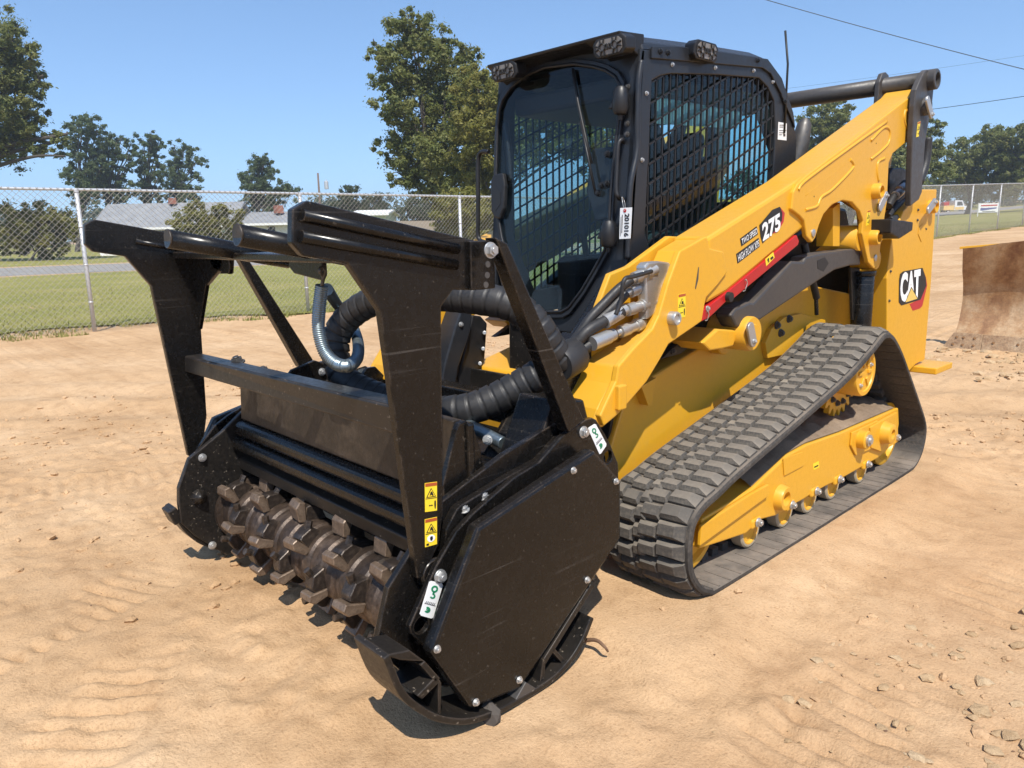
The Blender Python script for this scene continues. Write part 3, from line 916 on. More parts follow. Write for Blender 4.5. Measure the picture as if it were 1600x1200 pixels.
# pins and keeper on the tower
def pin_boss(name, px, py, x, r, parent, out=0.05, mat=YEL):
    p = ux(px, py, x)
    o = lathe(name, p, (1, 0, 0), [(-0.02, r * 1.1), (out * 0.8, r * 1.05), (out, r * 0.95), (out, r * 0.72), (out * 0.3, r * 0.68)], mat, parent, 28)
    return o
def keeper(px0, py0, px1, py1, x, w, parent):
    """flat zinc keeper with rounded ends, bolted on a pin"""
    a, b = ux(px0, py0, x), ux(px1, py1, x)
    d = (b - a); L = d.length; d = d / L; nrm = Vector((0, -d.z, d.y))
    pts = []
    for i in range(9):
        t = -math.pi / 2 + math.pi * i / 8
        pts.append(b + d * (w * math.cos(t)) + nrm * (w * math.sin(t)))
    for i in range(9):
        t = math.pi / 2 + math.pi * i / 8
        pts.append(a + d * (w * math.cos(t)) + nrm * (w * math.sin(t)))
    o = prism('pin_keeper', pts, (0.014, 0, 0), ZINC, parent, 0.003)
    bolt('keeper_bolt', b + Vector((0.014, 0, 0)), (1, 0, 0), w * 0.42, ZINC, parent)
    return o
pin_boss('tower_pin', 1452, 323, TX, 0.042, tw, 0.05)
keeper(1449, 328, 1458, 316, TX + 0.05, 0.026, tw)
sub_plate('embossed_hex', [(1436, 356), (1443, 349), (1447, 360), (1440, 378), (1435, 366)], TX + 0.004, 0.004, YEL, tw)
for px, py in ((1434, 328), (1433, 344), (1391, 424), (1389, 470), (1446, 358)):
    bolt('tower_bolt', ux(px, py, TX), (1, 0, 0), 0.008, GUN, tw)
# rear work lamp on the tower
lp = [ux(a, b, TX + 0.13) for a, b in ((1393, 342), (1427, 347), (1426, 360), (1406, 373), (1392, 364))]
rl = prism('rear_work_light', lp, (-0.13, 0, 0), PLA, LD, 0.006); mirror(rl)

# ---- loader arms: box beam with welded plates
AX = 0.80
beam_px = [(1063, 392), (1104, 370), (1107, 371), (1250, 280), (1425, 146), (1432, 137), (1430, 168), (1425, 215), (1396, 238), (1330, 300), (1245, 365), (1135, 457), (1104, 475), (1097, 500), (1080, 512), (1045, 537), (1032, 560), (1011, 595), (982, 629), (963, 649), (944, 664), (940, 640), (963, 596), (967, 572), (990, 545), (1020, 514), (1030, 493), (1044, 444)]
rear_beam = [(1107, 371), (1250, 280), (1425, 146), (1432, 137), (1430, 168), (1425, 215), (1396, 238), (1330, 300), (1245, 365), (1135, 457), (1104, 475)]
arm = plate('loader_arm', rear_beam, AX, 0.19, YEL, LD, 0.016)
arm2 = mirror(arm)
front_outer = [(1063, 392), (1104, 369), (1109, 388), (1131, 393), (1137, 425), (1122, 445), (1104, 465), (1101, 478), (1097, 502), (1080, 514), (1045, 538), (1032, 561), (1011, 596), (982, 630), (963, 650), (944, 666), (938, 650), (963, 596), (967, 572), (990, 545), (1020, 514), (1030, 493), (1044, 444)]
fo = plate('arm_front_plate', front_outer, AX + 0.014, 0.03, YEL, LD, 0.006); mirror(fo)
# inner front plate and web between
io_ = [Vector((0.61, v.y, v.z)) for v in [ux(a, b, 0.61) for a, b in ((1046, 369), (983, 416), (954, 428), (936, 476), (914, 540), (905, 590), (900, 640), (925, 668), (985, 560), (1010, 520), (1050, 470), (1100, 420), (1110, 372))]]
fi = prism('arm_inner_plate', io_, (-0.03, 0, 0), YEL, LD, 0.006); mirror(fi)
wb = plate('arm_web', [(1075, 392), (1107, 372), (1130, 395), (1104, 470), (1078, 510), (1040, 535), (1010, 590), (962, 640), (985, 570), (1030, 520), (1050, 450)], AX - 0.016, 0.16, YEL, LD, 0.006); mirror(wb)
# front leg box below the couplers with its lower casting and coupler pin boss
fb = plate('arm_foot', [(967, 572), (1015, 540), (1032, 562), (1011, 597), (982, 631), (963, 651), (942, 668), (926, 668), (934, 640), (955, 600)], AX - 0.01, 0.22, YEL, LD, 0.008); mirror(fb)
o = box('coupler_bracket', ux(966, 620, AX + 0.01), (0.05, 0.05, 0.10), YEL, LD, 0.006); mirror(o)
# slot and hump on top of the arm
# big rear plate with the arch cut through it
rear_plate = [(1240, 300), (1247, 287), (1262, 273), (1330, 222), (1400, 168), (1428, 147), (1432, 137), (1431, 160), (1425, 215), (1395, 240), (1389, 255), (1387, 297), (1387, 310), (1382, 342), (1376, 385), (1374, 407), (1366, 420), (1357, 410), (1347, 365), (1349, 345), (1344, 330), (1332, 316), (1317, 313), (1300, 320), (1287, 335), (1280, 352), (1274, 372), (1269, 379), (1261, 370), (1257, 345), (1250, 337), (1237, 327)]
rp = plate('arm_rear_plate', rear_plate, AX + 0.018, 0.028, YEL, LD, 0.006); mirror(rp)
rin = [(1300, 322), (1317, 315), (1332, 318), (1344, 332), (1349, 347), (1347, 367), (1357, 412), (1366, 420), (1374, 407), (1376, 385), (1387, 310), (1387, 270), (1300, 290)]
ri = plate('arm_rear_plate', [(1240, 300), (1330, 235), (1400, 180), (1395, 240), (1387, 297), (1376, 385), (1374, 407), (1366, 420), (1357, 410), (1347, 365), (1344, 330), (1317, 313), (1300, 320), (1262, 350)], 0.645, 0.028, YEL, LD, 0.006); mirror(ri)
# pressed grooves: raised swage lines
def bead(pts_px, x, r, parent, mat=YEL, name='pressed_groove'):
    pts = [ux(a, b, x) for a, b in pts_px]
    bm = bmesh.new(); add_tube(bm, spline(pts, 6), r, 8)
    return from_bm(name, bm, mat, parent)
G = AX + 0.016
bead([(1247, 297), (1252, 288), (1270, 273), (1330, 229), (1385, 190)], G, 0.009, rp)
bead([(1258, 328), (1276, 322), (1283, 308), (1300, 296), (1330, 265), (1333, 256), (1328, 249)], G, 0.009, rp)
bead([(1329, 249), (1290, 280), (1257, 306)], G - 0.003, 0.006, rp)
bead([(1360, 249), (1376, 236), (1388, 223), (1390, 206), (1385, 199), (1377, 202), (1360, 220)], G, 0.009, rp)
bead([(1382, 247), (1372, 253), (1370, 268), (1372, 283)], G, 0.009, rp)
bead([(1414, 172), (1412, 183), (1415, 197), (1421, 205), (1426, 200), (1427, 186), (1423, 176), (1416, 172)], G, 0.009, rp)
pin_boss('plate_boss', 1365, 299, AX + 0.016, 0.042, rp, 0.05)
pin_boss('plate_boss', 1361, 371, AX + 0.016, 0.042, rp, 0.05)
keeper(1373, 324, 1382, 306, AX + 0.02, 0.026, rp)
for px, py in ((1270, 364), (1367, 403)):
    q = ux(px, py, AX + 0.018)
    lathe('plain_pin', q, (1, 0, 0), [(0, 0.020), (0.006, 0.020), (0.008, 0.016)], ZINC, rp)
for px, py in ((1369, 224), (1272, 307)):
    q = ux(px, py, AX + 0.018)
    lathe('drain_hole', q, (1, 0, 0), [(0, 0.004), (0.001, 0.004)], BPR, rp, 8)
# torque tube and braces seen through the arch
q = ux(1322, 372, 0.70)
o = cyl('torque_tube', (0.79, q.y, q.z), (-0.79, q.y, q.z), 0.075, YEL, LD, 32, 0)
sub_plate('arm_brace', [(1302, 325), (1313, 316), (1312, 385), (1302, 385)], 0.74, 0.10, YEL, LD)
# weld scar, spray marks on the front plate
wscar = [ux(a, b, AX + 0.0145) for a, b in ((1086, 450), (1091, 418), (1092, 417), (1091, 436), (1087, 452))]
decal('paint_chip', wscar, (0.001, 0, 0), GUN, fo)
# arm stop button
p = ux(1048, 497, AX + 0.014)
lathe('stop_button', p, (1, 0, 0), [(0, 0.029), (0.03, 0.029), (0.036, 0.026), (0.036, 0.019), (0.03, 0.018)], ZINC, fo)
# red arm prop under the beam
px_red = [(1100, 484), (1133, 459), (1245, 367), (1249, 377), (1247, 383), (1140, 472), (1135, 471), (1108, 497), (1097, 502)]
rs = plate('safety_prop', px_red, AX + 0.008, 0.07, RED, LD, 0.004)
mirror(rs)
q = ux(1137, 464, AX + 0.008); lathe('prop_pin', q, (1, 0, 0), [(0, 0.024), (0.02, 0.022), (0.02, 0.012)], BPR, rs)
bolt('prop_bolt', ux(1105, 482, AX + 0.008), (1, 0, 0), 0.011, ZINC, rs)
for a, b in (((1166, 437), (1164, 454)), ((1106, 486), (1105, 500))):
    tube('prop_clip', [ux(a[0] - 2, a[1] + 2, AX + 0.012), ux(a[0], a[1], AX + 0.02), ux(a[0] + 1.5, a[1] + 6, AX + 0.02), ux(b[0] + 1, b[1] - 3, AX + 0.016), ux(b[0], b[1], AX + 0.012), ux(b[0] - 3, b[1] + 1, AX + 0.012)], 0.0025, ZINC, rs, 6)
# grey lower control link
lk = plate('control_link', [(1142, 493), (1150, 482), (1172, 472), (1178, 473), (1238, 408), (1256, 409), (1260, 401), (1284, 395), (1330, 389), (1345, 389), (1345, 414), (1330, 415), (1305, 422), (1276, 441), (1178, 507), (1168, 520), (1150, 510)], 0.775, 0.09, LNK, LD, 0.012)
mirror(lk)
sub_plate('link_slot', [(1277, 407), (1289, 402), (1295, 411), (1287, 424), (1278, 420)], 0.7765, 0.002, BPR, lk, 0)
q = ux(1168, 521, 0.78)
bs = lathe('link_pivot', Vector((0.60, q.y, q.z)), (1, 0, 0), [(0, 0.085), (0.20, 0.085), (0.21, 0.08), (0.21, 0.05), (0.215, 0.045)], YEL, LD, 36); mirror(bs)
keeper(1170, 512, 1174, 533, 0.825, 0.028, bs)
sh = prism('pivot_bracket', [ux(a, b, 0.76) for a, b in ((1097, 536), (1122, 514), (1150, 516), (1152, 524), (1146, 541), (1130, 545), (1110, 548))], (-0.19, 0, 0), YEL, LD, 0.008); mirror(sh)
q2 = ux(1128, 528, 0.60)
lathe('pivot_bushing', Vector((0.56, q2.y, q2.z)), (1, 0, 0), [(0, 0.085), (0.06, 0.085), (0.065, 0.08)], YEL, LD)
# gas strut and lift cylinder
a, b = ux(1256, 380, 0.68), ux(1277, 470, 0.68)
cyl('strut_tube', a, a.lerp(b, 0.95), 0.020, PLA, LD); cyl('strut_rod', a.lerp(b, 0.9), ux(1276, 492, 0.68), 0.012, BLK, LD)
a, b = ux(1352, 400, 0.74), ux(1352, 600, 0.74)
lc = cyl('lift_cylinder', (0.74, a.y, a.z - 0.12), (0.74, a.y + 0.02, b.z), 0.062, BLK, LD); mirror(lc)
o = lathe('cylinder_rod_end', (0.67, a.y, a.z - 0.02), (1, 0, 0), [(0, 0.06), (0.14, 0.06), (0.145, 0.05)], YEL, LD); mirror(o)
o = cyl('cylinder_gland', (0.74, a.y, a.z - 0.12), (0.74, a.y, a.z - 0.09), 0.07, BLK, LD); mirror(o)
o = plate('cylinder_guard', [(1330, 418), (1344, 418), (1344, 500), (1333, 500)], 0.72, 0.02, BLKD, LD); mirror(o)
# upper link at the rear with the cross tube
ULX = 0.865
ul = plate('upper_link', [(1444, 113), (1449, 108.5), (1455, 109.5), (1461, 116), (1462, 128), (1459, 140), (1457, 160), (1452, 188), (1446, 222), (1443, 262), (1441, 300), (1436, 312), (1423, 322), (1423, 300), (1426, 214), (1429, 165), (1432, 140), (1437, 128)], ULX, 0.035, LNK, LD, 0.006); mirror(ul)
q = ux(1453, 125, ULX)
tb = cyl('cross_tube', (ULX - 0.035, q.y, q.z), (-ULX + 0.035, q.y, q.z), 0.053, LNK, LD, 36, 0)
lathe('tube_collar', (ULX - 0.005, q.y, q.z), (1, 0, 0), [(0, 0.062), (0.045, 0.06), (0.05, 0.054), (0.05, 0.040), (0.0, 0.037)], LNK, ul, 32)
pin_boss('link_pin', 1443, 167, ULX - 0.005, 0.05, ul, 0.035, LNK)
keeper(1447, 157, 1453, 179, ULX + 0.03, 0.026, ul)
il = plate_yz('inner_link', [(q.y - 0.09, q.z + 0.02), (q.y - 0.05, q.z + 0.075), (q.y, q.z + 0.088), (q.y + 0.05, q.z + 0.075), (q.y + 0.08, q.z), (q.y + 0.10, q.z - 0.45), (q.y - 0.1, q.z - 0.55)], 0.60, 0.03, LNK, LD, 0.006); mirror(il)
lower_link = plate('link_tie', [(1424, 268), (1410, 262), (1396, 262), (1389, 272), (1388, 330), (1424, 330)], 0.70, 0.10, PLA, LD, 0.01)
# hoses bundled behind the tower
hs = [((1392, 330), (1400, 316), (1412, 302), (1422, 290)), ((1386, 338), (1398, 325), (1412, 315), (1424, 306)), ((1388, 322), (1396, 308), (1406, 296), (1414, 286)), ((1390, 345), (1405, 338), (1418, 322), (1428, 316))]
for k, h in enumerate(hs):
    tube('hydraulic_hose', [ux(a, b, 0.72 + 0.015 * k) for a, b in h], 0.024, HOS, LD)
tube('hydraulic_hose', [ux(a, b, 0.66) for a, b in ((1450, 215), (1448, 240), (1444, 262), (1436, 285))], 0.03, HOS, LD)
for k, (a, b, c, d) in enumerate(((1405, 298, 1413, 292), (1399, 306, 1407, 299))):
    cyl('hose_fitting', ux(a, b, 0.76), ux(c, d, 0.76), 0.03, ZINC, LD, 12)

# ---- coupler block with quick couplers and hoses on the arm
cp = plate('coupler_plate', [(1008, 416), (1014, 410), (1030, 408), (1046, 410), (1051, 416), (1048, 428), (1041, 446), (1030, 476), (1024, 490), (1012, 500), (1010, 460)], 0.73, 0.05, ZINC, LD, 0.008)
def coupler(a, b, x, r):
    A, B = ux(a[0], a[1], x), ux(b[0], b[1], x - 0.02)
    d = (B - A); L = d.length
    return lathe('quick_coupler', A, d, [(0, r), (L * 0.25, r), (L * 0.26, r * 1.25), (L * 0.42, r * 1.25), (L * 0.43, r), (L * 0.6, r * 0.95), (L * 0.62, r * 1.15), (L * 0.85, r * 1.15), (L * 0.86, r * 0.7), (L, r * 0.65)], ZINC, LD, 12)
coupler((1024, 421), (984, 438), 0.72, 0.0235)
coupler((1024, 440), (976, 459), 0.70, 0.0235)
coupler((1022, 472), (972, 487), 0.71, 0.0235)
coupler((1016, 500), (960, 522), 0.69, 0.0235)
def hose(pts, r, name='hydraulic_hose', mat=HOS, n=10, parent=LD):
    return tube(name, pts, r, mat, parent, n)
hose([ux(986, 437, 0.70), ux(966, 452, 0.68), ux(944, 474, 0.66), ux(922, 497, 0.64), ux(906, 520, 0.62), ux(888, 545, 0.60)], 0.020)
hose([ux(978, 458, 0.69), ux(955, 482, 0.67), ux(930, 505, 0.65), ux(905, 528, 0.63), ux(885, 550, 0.60)], 0.022)
hose([ux(972, 487, 0.69), ux(940, 504, 0.67), ux(915, 520, 0.65), ux(890, 552, 0.61)], 0.025)
hose([ux(960, 522, 0.67), ux(935, 532, 0.66), ux(912, 545, 0.64), ux(890, 562, 0.61)], 0.026)
hose([ux(1018, 424, 0.74), ux(990, 432, 0.75), ux(975, 438, 0.75), ux(970, 470, 0.74), ux(962, 492, 0.73)], 0.009)
for a, b in (((944, 503), (962, 492)), ((925, 537), (950, 526))):
    lathe('hose_ferrule', ux(*a, 0.675), ux(*b, 0.68) - ux(*a, 0.675), [(0, 0.030), (0.1, 0.030), (0.105, 0.026), (0.13, 0.026)], ZINC, LD, 16)
tube('hydraulic_hose', [ux(a, b, 0.60) for a, b in ((884, 568), (890, 590), (896, 612), (897, 634))], 0.017, HOS, LD)

# ---- lettering and decals on the loader
NX = (1, 0, 0); e1 = (0.0012, 0, 0); e2 = (0.002, 0, 0); e3 = (0.0028, 0, 0)
def dec(name, px, x, mat, parent, lvl=1):
    return decal(name, [ux(a, b, x) for a, b in px], (0.0012 * lvl, 0, 0), mat, parent, 0.0011)
def let(s, bl, br, tl, x, mat, parent, lvl=2, bold=0.025):
    return lettering(s, ux(*bl, x), ux(*br, x), ux(*tl, x), (0.0012 * lvl, 0, 0), mat, parent, bold)
hx = dec('badge_red', [(1205, 331), (1219, 324), (1226, 333), (1224, 347), (1214, 363), (1200, 367)], AX, REDP, arm, 1)
dec('badge_black', [(1186, 352), (1206, 328), (1218, 323), (1222, 333), (1221, 345), (1210, 361), (1191, 380), (1188, 370)], AX, BPR, arm, 2)
let('275', (1191, 378), (1219, 359), (1189.5, 350), AX, WHT, arm, 3, 0.04)
dec('badge_black', [(1156, 373), (1182, 353.5), (1184, 366), (1158, 385)], AX, BPR, arm, 1)
let('TWO SPEED', (1159, 382.5), (1183, 364.5), (1158, 373.5), AX, WHT, arm, 2, 0.008)
dec('badge_black', [(1150, 397), (1185, 371.5), (1187, 385), (1152, 412)], AX, BPR, arm, 1)
let('HIGH FLOW XPS', (1153.5, 409), (1186, 384.5), (1152, 398.5), AX, WHT, arm, 2, 0.004)
dec('warning_decal', [(1195.5, 405), (1208, 394), (1210, 402.5), (1197, 416)], AX + 0.008, YELP, rs, 1)
let('!', (1199, 411), (1202, 408), (1198, 405), AX + 0.008, BPR, rs, 2)
dec('warning_print', [(1203, 403), (1207, 400), (1208, 403), (1204, 406.5)], AX + 0.008, BPR, rs, 2)
def warn(px4, x, parent, kind=0, lvl=1):
    """small hazard decal: red band, triangle with a mark, pictogram below; corners tl, tr, br, bl"""
    tl, tr, br, bl = [ux(a, b, x) for a, b in px4]
    def at(u, v): return tl.lerp(tr, u).lerp(bl.lerp(br, u), v)
    root = decal('warning_decal', [at(0, 0), at(1, 0), at(1, 1), at(0, 1)], (0.0012 * lvl, 0, 0), YELP, parent)
    def q(nm, uv, m, l=1):
        o = decal(nm, [at(u, v) for u, v in uv], (0.0012 * (lvl + l), 0, 0), m, parent)
    q('decal_band', [(0.03, 0.015), (0.97, 0.015), (0.97, 0.12), (0.03, 0.12)], ORAP)
    q('decal_triangle', [(0.5, 0.19), (0.9, 0.50), (0.1, 0.50)], BPR)
    q('decal_triangle', [(0.5, 0.24), (0.8, 0.475), (0.2, 0.475)], YELP, 2)
    q('decal_mark', [(0.42, 0.32), (0.54, 0.30), (0.66, 0.44), (0.58, 0.46), (0.46, 0.40), (0.34, 0.45)], BPR, 3)
    q('decal_line', [(0.04, 0.535), (0.96, 0.535), (0.96, 0.55), (0.04, 0.55)], BPR)
    if kind == 0:
        q('decal_figure', [(0.78, 0.64), (0.88, 0.64), (0.9, 0.78), (0.86, 0.92), (0.8, 0.92), (0.76, 0.78)], BPR)
        q('decal_arrow', [(0.3, 0.79), (0.38, 0.76), (0.38, 0.78), (0.55, 0.78), (0.55, 0.76), (0.63, 0.79), (0.55, 0.82), (0.55, 0.80), (0.38, 0.80), (0.38, 0.82)], BPR)
    else:
        q('decal_circle', [(0.5 + 0.32 * math.cos(t * 0.3927), 0.73 + 0.13 * math.sin(t * 0.3927)) for t in range(16)], WHT)
        q('decal_hand', [(0.38, 0.70), (0.46, 0.65), (0.6, 0.66), (0.62, 0.74), (0.54, 0.81), (0.42, 0.79)], BPR, 2)
        q('decal_corner', [(0.1, 0.89), (0.3, 0.89), (0.3, 0.96), (0.1, 0.96)], BPR)
    return root
warn([(1059.5, 460), (1071, 457.5), (1070.5, 495), (1059, 497.5)], AX + 0.014, fo)
warn([(1434, 191), (1438, 189.5), (1435.5, 213), (1431.5, 214.5)], ULX, ul)
warn([(1355, 329), (1360, 328), (1357.5, 351), (1353, 353)], AX + 0.018, rp)
dec('warning_decal', [(1270, 725), (1279, 720.5), (1280, 730), (1271, 734.5)], FX, YELP, fr, 1)
dec('warning_print', [(1272, 729), (1278, 726), (1278, 728), (1272, 731)], FX, BPR, fr, 2)
# maker's badge on the tower
dec('badge_red', [(1421, 475), (1432, 470), (1438, 455), (1441, 418.5), (1446.5, 433), (1448.5, 446), (1441, 478), (1437, 482), (1426, 485.5)], TX, REDP, tw, 1)
dec('badge_black', [(1404.5, 437), (1406, 428), (1411, 424), (1441, 418.5), (1446, 434), (1447, 446), (1438, 468), (1421, 473), (1408, 477), (1404, 472)], TX, BPR, tw, 2)
let('CAT', (1405.5, 473.5), (1436.5, 464.5), (1406.5, 426.5), TX, WHT, tw, 3, 0.05)
dec('badge_black', [(1412.8, 474), (1423, 448), (1434, 467.6)], TX, BPR, tw, 4)
dec('badge_gold', [(1413.7, 472.4), (1423, 450.5), (1432, 466.6)], TX, GLD, tw, 5)

# ------------------------------------------------------------------ cab
CXL, CXR = 0.50, -0.42
DP0 = Vector((0, -1.165, 2.36)); DN = Vector((0, 1, -0.085)).normalized()
def dpt(px, py, off=0.0):
    return up(px, py, DP0 + DN * off, DN)
def dxz(x, z, off=0.0):
    y = DP0.y + 0.085 * (z - DP0.z)
    return Vector((x, y, z)) + DN * off
win_px = [(1019, 126), (1034, 118), (1050, 115), (1120, 117), (1186, 122), (1200, 136), (1210, 158), (1212, 200)]
win = [ux(a, b, CXL) for a, b in win_px]
wbl = ux(1008, 364, CXL)
win = win + [Vector((CXL, win[-1].y + 0.01, 1.30)), Vector((CXL, -0.95, 1.26)), Vector((CXL, wbl.y, wbl.z))]
side_top = [ux(a, b, CXL) for a, b in ((1003, 76), (1060, 82), (1130, 90), (1196, 100), (1214, 120), (1228, 148), (1238, 178), (1245, 217))]
side_out = [dxz(CXL, 2.30)] + side_top[0:] + [Vector((CXL, side_top[-1].y + 0.03, 1.2)), Vector((CXL, -1.05, 1.12)), dxz(CXL, 1.30), dxz(CXL, 1.75)]
cab = prism('cab_frame', side_out, (-0.035, 0, 0), CABM, LD, 0.006, [win])
tox = lambda v, x: Vector((x, v.y, v.z))
cab_r = prism('cab_frame', [tox(v, CXR + 0.035) for v in side_out], (-0.035, 0, 0), CABM, LD, 0.004, [[tox(v, CXR + 0.035) for v in win]])
# raised rim pressed round the window side, bolts
for px, py in ((1010, 146), (1050, 101), (1117, 106), (1177, 110.5), (1207, 128), (1003, 250), (1226, 158)):
    bolt('cab_bolt', ux(px, py, CXL + 0.001), (1, 0, 0), 0.009, ZINC, cab)
# roof rail: proud strip along the side with the lamp niche
prism('roof_rail', [ux(a, b, CXL + 0.012) for a, b in ((1019, 91), (1020, 72), (1060, 72), (1135, 82), (1200, 92), (1222, 122), (1240, 176), (1243, 200), (1236, 182), (1222, 150), (1222, 148), (1205, 115), (1192, 106), (1080, 96))], (-0.012, 0, 0), CABM, cab, 0.004)
for px, py in ((1032, 80), (1044, 82), (1184, 94), (1226, 158)):
    bolt('rail_bolt', ux(px, py, CXL + 0.013), (1, 0, 0), 0.012, CABM, cab)
# roof
rt = [side_top[0], side_top[1], side_top[2], side_top[3], side_top[4], side_top[5]]
bm = bmesh.new()
def roof_loop(x, lift, inset):
    return [Vector((x, v.y, v.z + lift)) for v in rt]
R0 = roof_loop(CXL, 0.0, 0); R1 = roof_loop(CXL - 0.012, 0.03, 0); R2 = [Vector((0.40, v.y, v.z + 0.075)) for v in rt]
R3 = [Vector((-0.32, v.y, v.z + 0.075)) for v in rt]; R4 = [Vector((CXR + 0.012, v.y, v.z + 0.03)) for v in rt]; R5 = [Vector((CXR, v.y, v.z)) for v in rt]
L = [[bm.verts.new(p) for p in r] for r in (R0, R1, R2, R3, R4, R5)]
for a, b in zip(L, L[1:]):
    for i in range(len(a) - 1): bm.faces.new((a[i], a[i + 1], b[i + 1], b[i]))
for e in (0, -1):
    bm.faces.new([r[e] for r in L] if e else [r[e] for r in reversed(L)])
under = [bm.verts.new(Vector((x, v.y, v.z - 0.03))) for x, v in ((CXL - 0.04, rt[0]), (CXL - 0.04, rt[-1]), (CXR + 0.04, rt[-1]), (CXR + 0.04, rt[0]))]
bm.faces.new(under)
roof = from_bm('cab_roof', bm, CABM, LD, 0.012)
# visor over the door with the two front lamps
VY = -1.30
vt_l = uy(968, 48, VY); vt_r = uy(760, 101, VY)
zc = 0.5 * (vt_l.z + vt_r.z)
vis = []
bm = bmesh.new()
def vis_sec(x, drop):
    yb = rt[0].y + 0.03
    return [Vector((x, VY, zc)), Vector((x, VY + 0.006, zc - 0.014)), Vector((x, VY + 0.06, zc - drop * 0.5)), Vector((x, yb, zc - drop)), Vector((x, yb, zc + 0.012))]
secs = [(vt_l.x, 0.10), (vt_l.x - 0.16, 0.10), (vt_l.x - 0.20, 0.035), (0.12, 0.02), (0.0, 0.02), (vt_r.x + 0.20, 0.035), (vt_r.x + 0.16, 0.10), (vt_r.x, 0.10)]
LL = [[bm.verts.new(p) for p in vis_sec(x, d)] for x, d in secs]
for a, b in zip(LL, LL[1:]):
    for i in range(5): bm.faces.new((a[i], a[(i + 1) % 5], b[(i + 1) % 5], b[i]))
bm.faces.new(LL[0]); bm.faces.new(list(reversed(LL[-1])))
visor = from_bm('cab_visor', bm, PLA, LD, 0.006)
def lamp(c, rx, uz_, n, w, h, parent):
    """work lamp: housing, pale lens and the black honeycomb bars in front"""
    n = Vector(n).normalized(); rx = Vector(rx).normalized(); uz_ = n.cross(rx); 
    if uz_.z < 0: uz_ = -uz_
    c = Vector(c)
    def P(u, v, o=0): return c + rx * (u * w / 2) + uz_ * (v * h / 2) + n * o
    def oct_(s, o): return [P(a * s, b * s, o) for a, b in ((-1, -0.55), (-0.75, -1), (0.75, -1), (1, -0.55), (1, 0.55), (0.75, 1), (-0.75, 1), (-1, 0.55))]
    h_ = prism('work_light', oct_(1.22, 0.0), -n * 0.07, PLA, parent, 0.006)
    prism('lamp_lens', oct_(0.94, 0.004), -n * 0.003, LENS, h_, 0)
    bm = bmesh.new()
    def bar(a, b):
        add_cyl(bm, P(*a, 0.008), P(*b, 0.008), 0.0035, n=6)
    for sx in (-1, 1):
        cx = 0.46 * sx
        ring = [(cx + 0.22 * math.cos(k * math.pi / 4 + 0.39), 0.5 * math.sin(k * math.pi / 4 + 0.39)) for k in range(8)]
        for k in range(8): bar(ring[k], ring[(k + 1) % 8])
        bar((cx - 0.1, 0.48), (cx - 0.15, 0.95)); bar((cx + 0.1, 0.48), (cx + 0.15, 0.95)); bar((cx - 0.1, -0.48), (cx - 0.15, -0.95)); bar((cx + 0.1, -0.48), (cx + 0.15, -0.95))
        bar((sx * 0.68, 0.1), (sx * 0.95, 0.3)); bar((sx * 0.68, -0.1), (sx * 0.95, -0.3))
    bar((-0.24, 0.15), (-0.08, 0.3)); bar((0.24, 0.15), (0.08, 0.3)); bar((-0.24, -0.15), (-0.08, -0.3)); bar((0.24, -0.15), (0.08, -0.3)); bar((-0.08, 0.3), (-0.08, -0.3)); bar((0.08, 0.3), (0.08, -0.3))
    from_bm('lamp_bars', bm, BPR, h_)
    return h_
c1 = uy(949, 70, VY - 0.004); c2 = uy(784, 110, VY - 0.004)
lamp(c1 + Vector((0, 0.012, -0.004)), (1, 0, 0), None, (0, -1, -0.12), 0.15, 0.066, LD)
lamp(c2 + Vector((0, 0.012, -0.004)), (1, 0, 0), None, (0, -1, -0.12), 0.15, 0.066, LD)
c3 = ux(1104, 80, CXL + 0.05)
lamp(c3, (0, 1, 0), None, (1, -0.25, -0.1), 0.165, 0.072, LD)
# front frame with the arched door opening
glass_px = [(830, 493), (812, 462), (792, 421), (780, 374), (773, 330), (771, 269), (773, 200), (776, 168), (782, 150), (795, 131), (819, 111), (850, 97), (898, 91), (930, 95), (950, 101), (966, 111), (974, 126), (976, 145), (968, 210), (959, 300), (956, 351), (949, 396), (930, 430), (911, 462), (890, 490), (878, 497), (850, 497)]
ring = [dpt(a, b, -0.02) for a, b in glass_px]
ctr = sum(ring, Vector()) / len(ring)
inner = [ctr + (p - ctr) * 0.955 for p in ring]
outer_f = [dxz(CXL, 2.36), dxz(CXL, 1.55), dxz(CXL - 0.02, 1.40), dxz(0.30, 1.10), dxz(-0.24, 1.10), dxz(CXR, 1.5), dxz(CXR, 2.36)]
front = prism('front_frame', outer_f, DN * 0.03, CABM, LD, 0.004, [ring_ for ring_ in [[p + DN * 0.02 for p in [ctr + (p - ctr) * 0.98 for p in ring]]]])
door = prism('cab_door', ring, DN * 0.028, CABM, LD, 0.003, [inner])
bm = bmesh.new(); add_tube(bm, [p for p in inner] + [inner[0], inner[1]], 0.008, 8, cap=False)
from_bm('door_seal', bm, PLA, door)
glass = prism('door_glass', [p + DN * 0.012 for p in inner], DN * 0.005, GLS, door, 0)
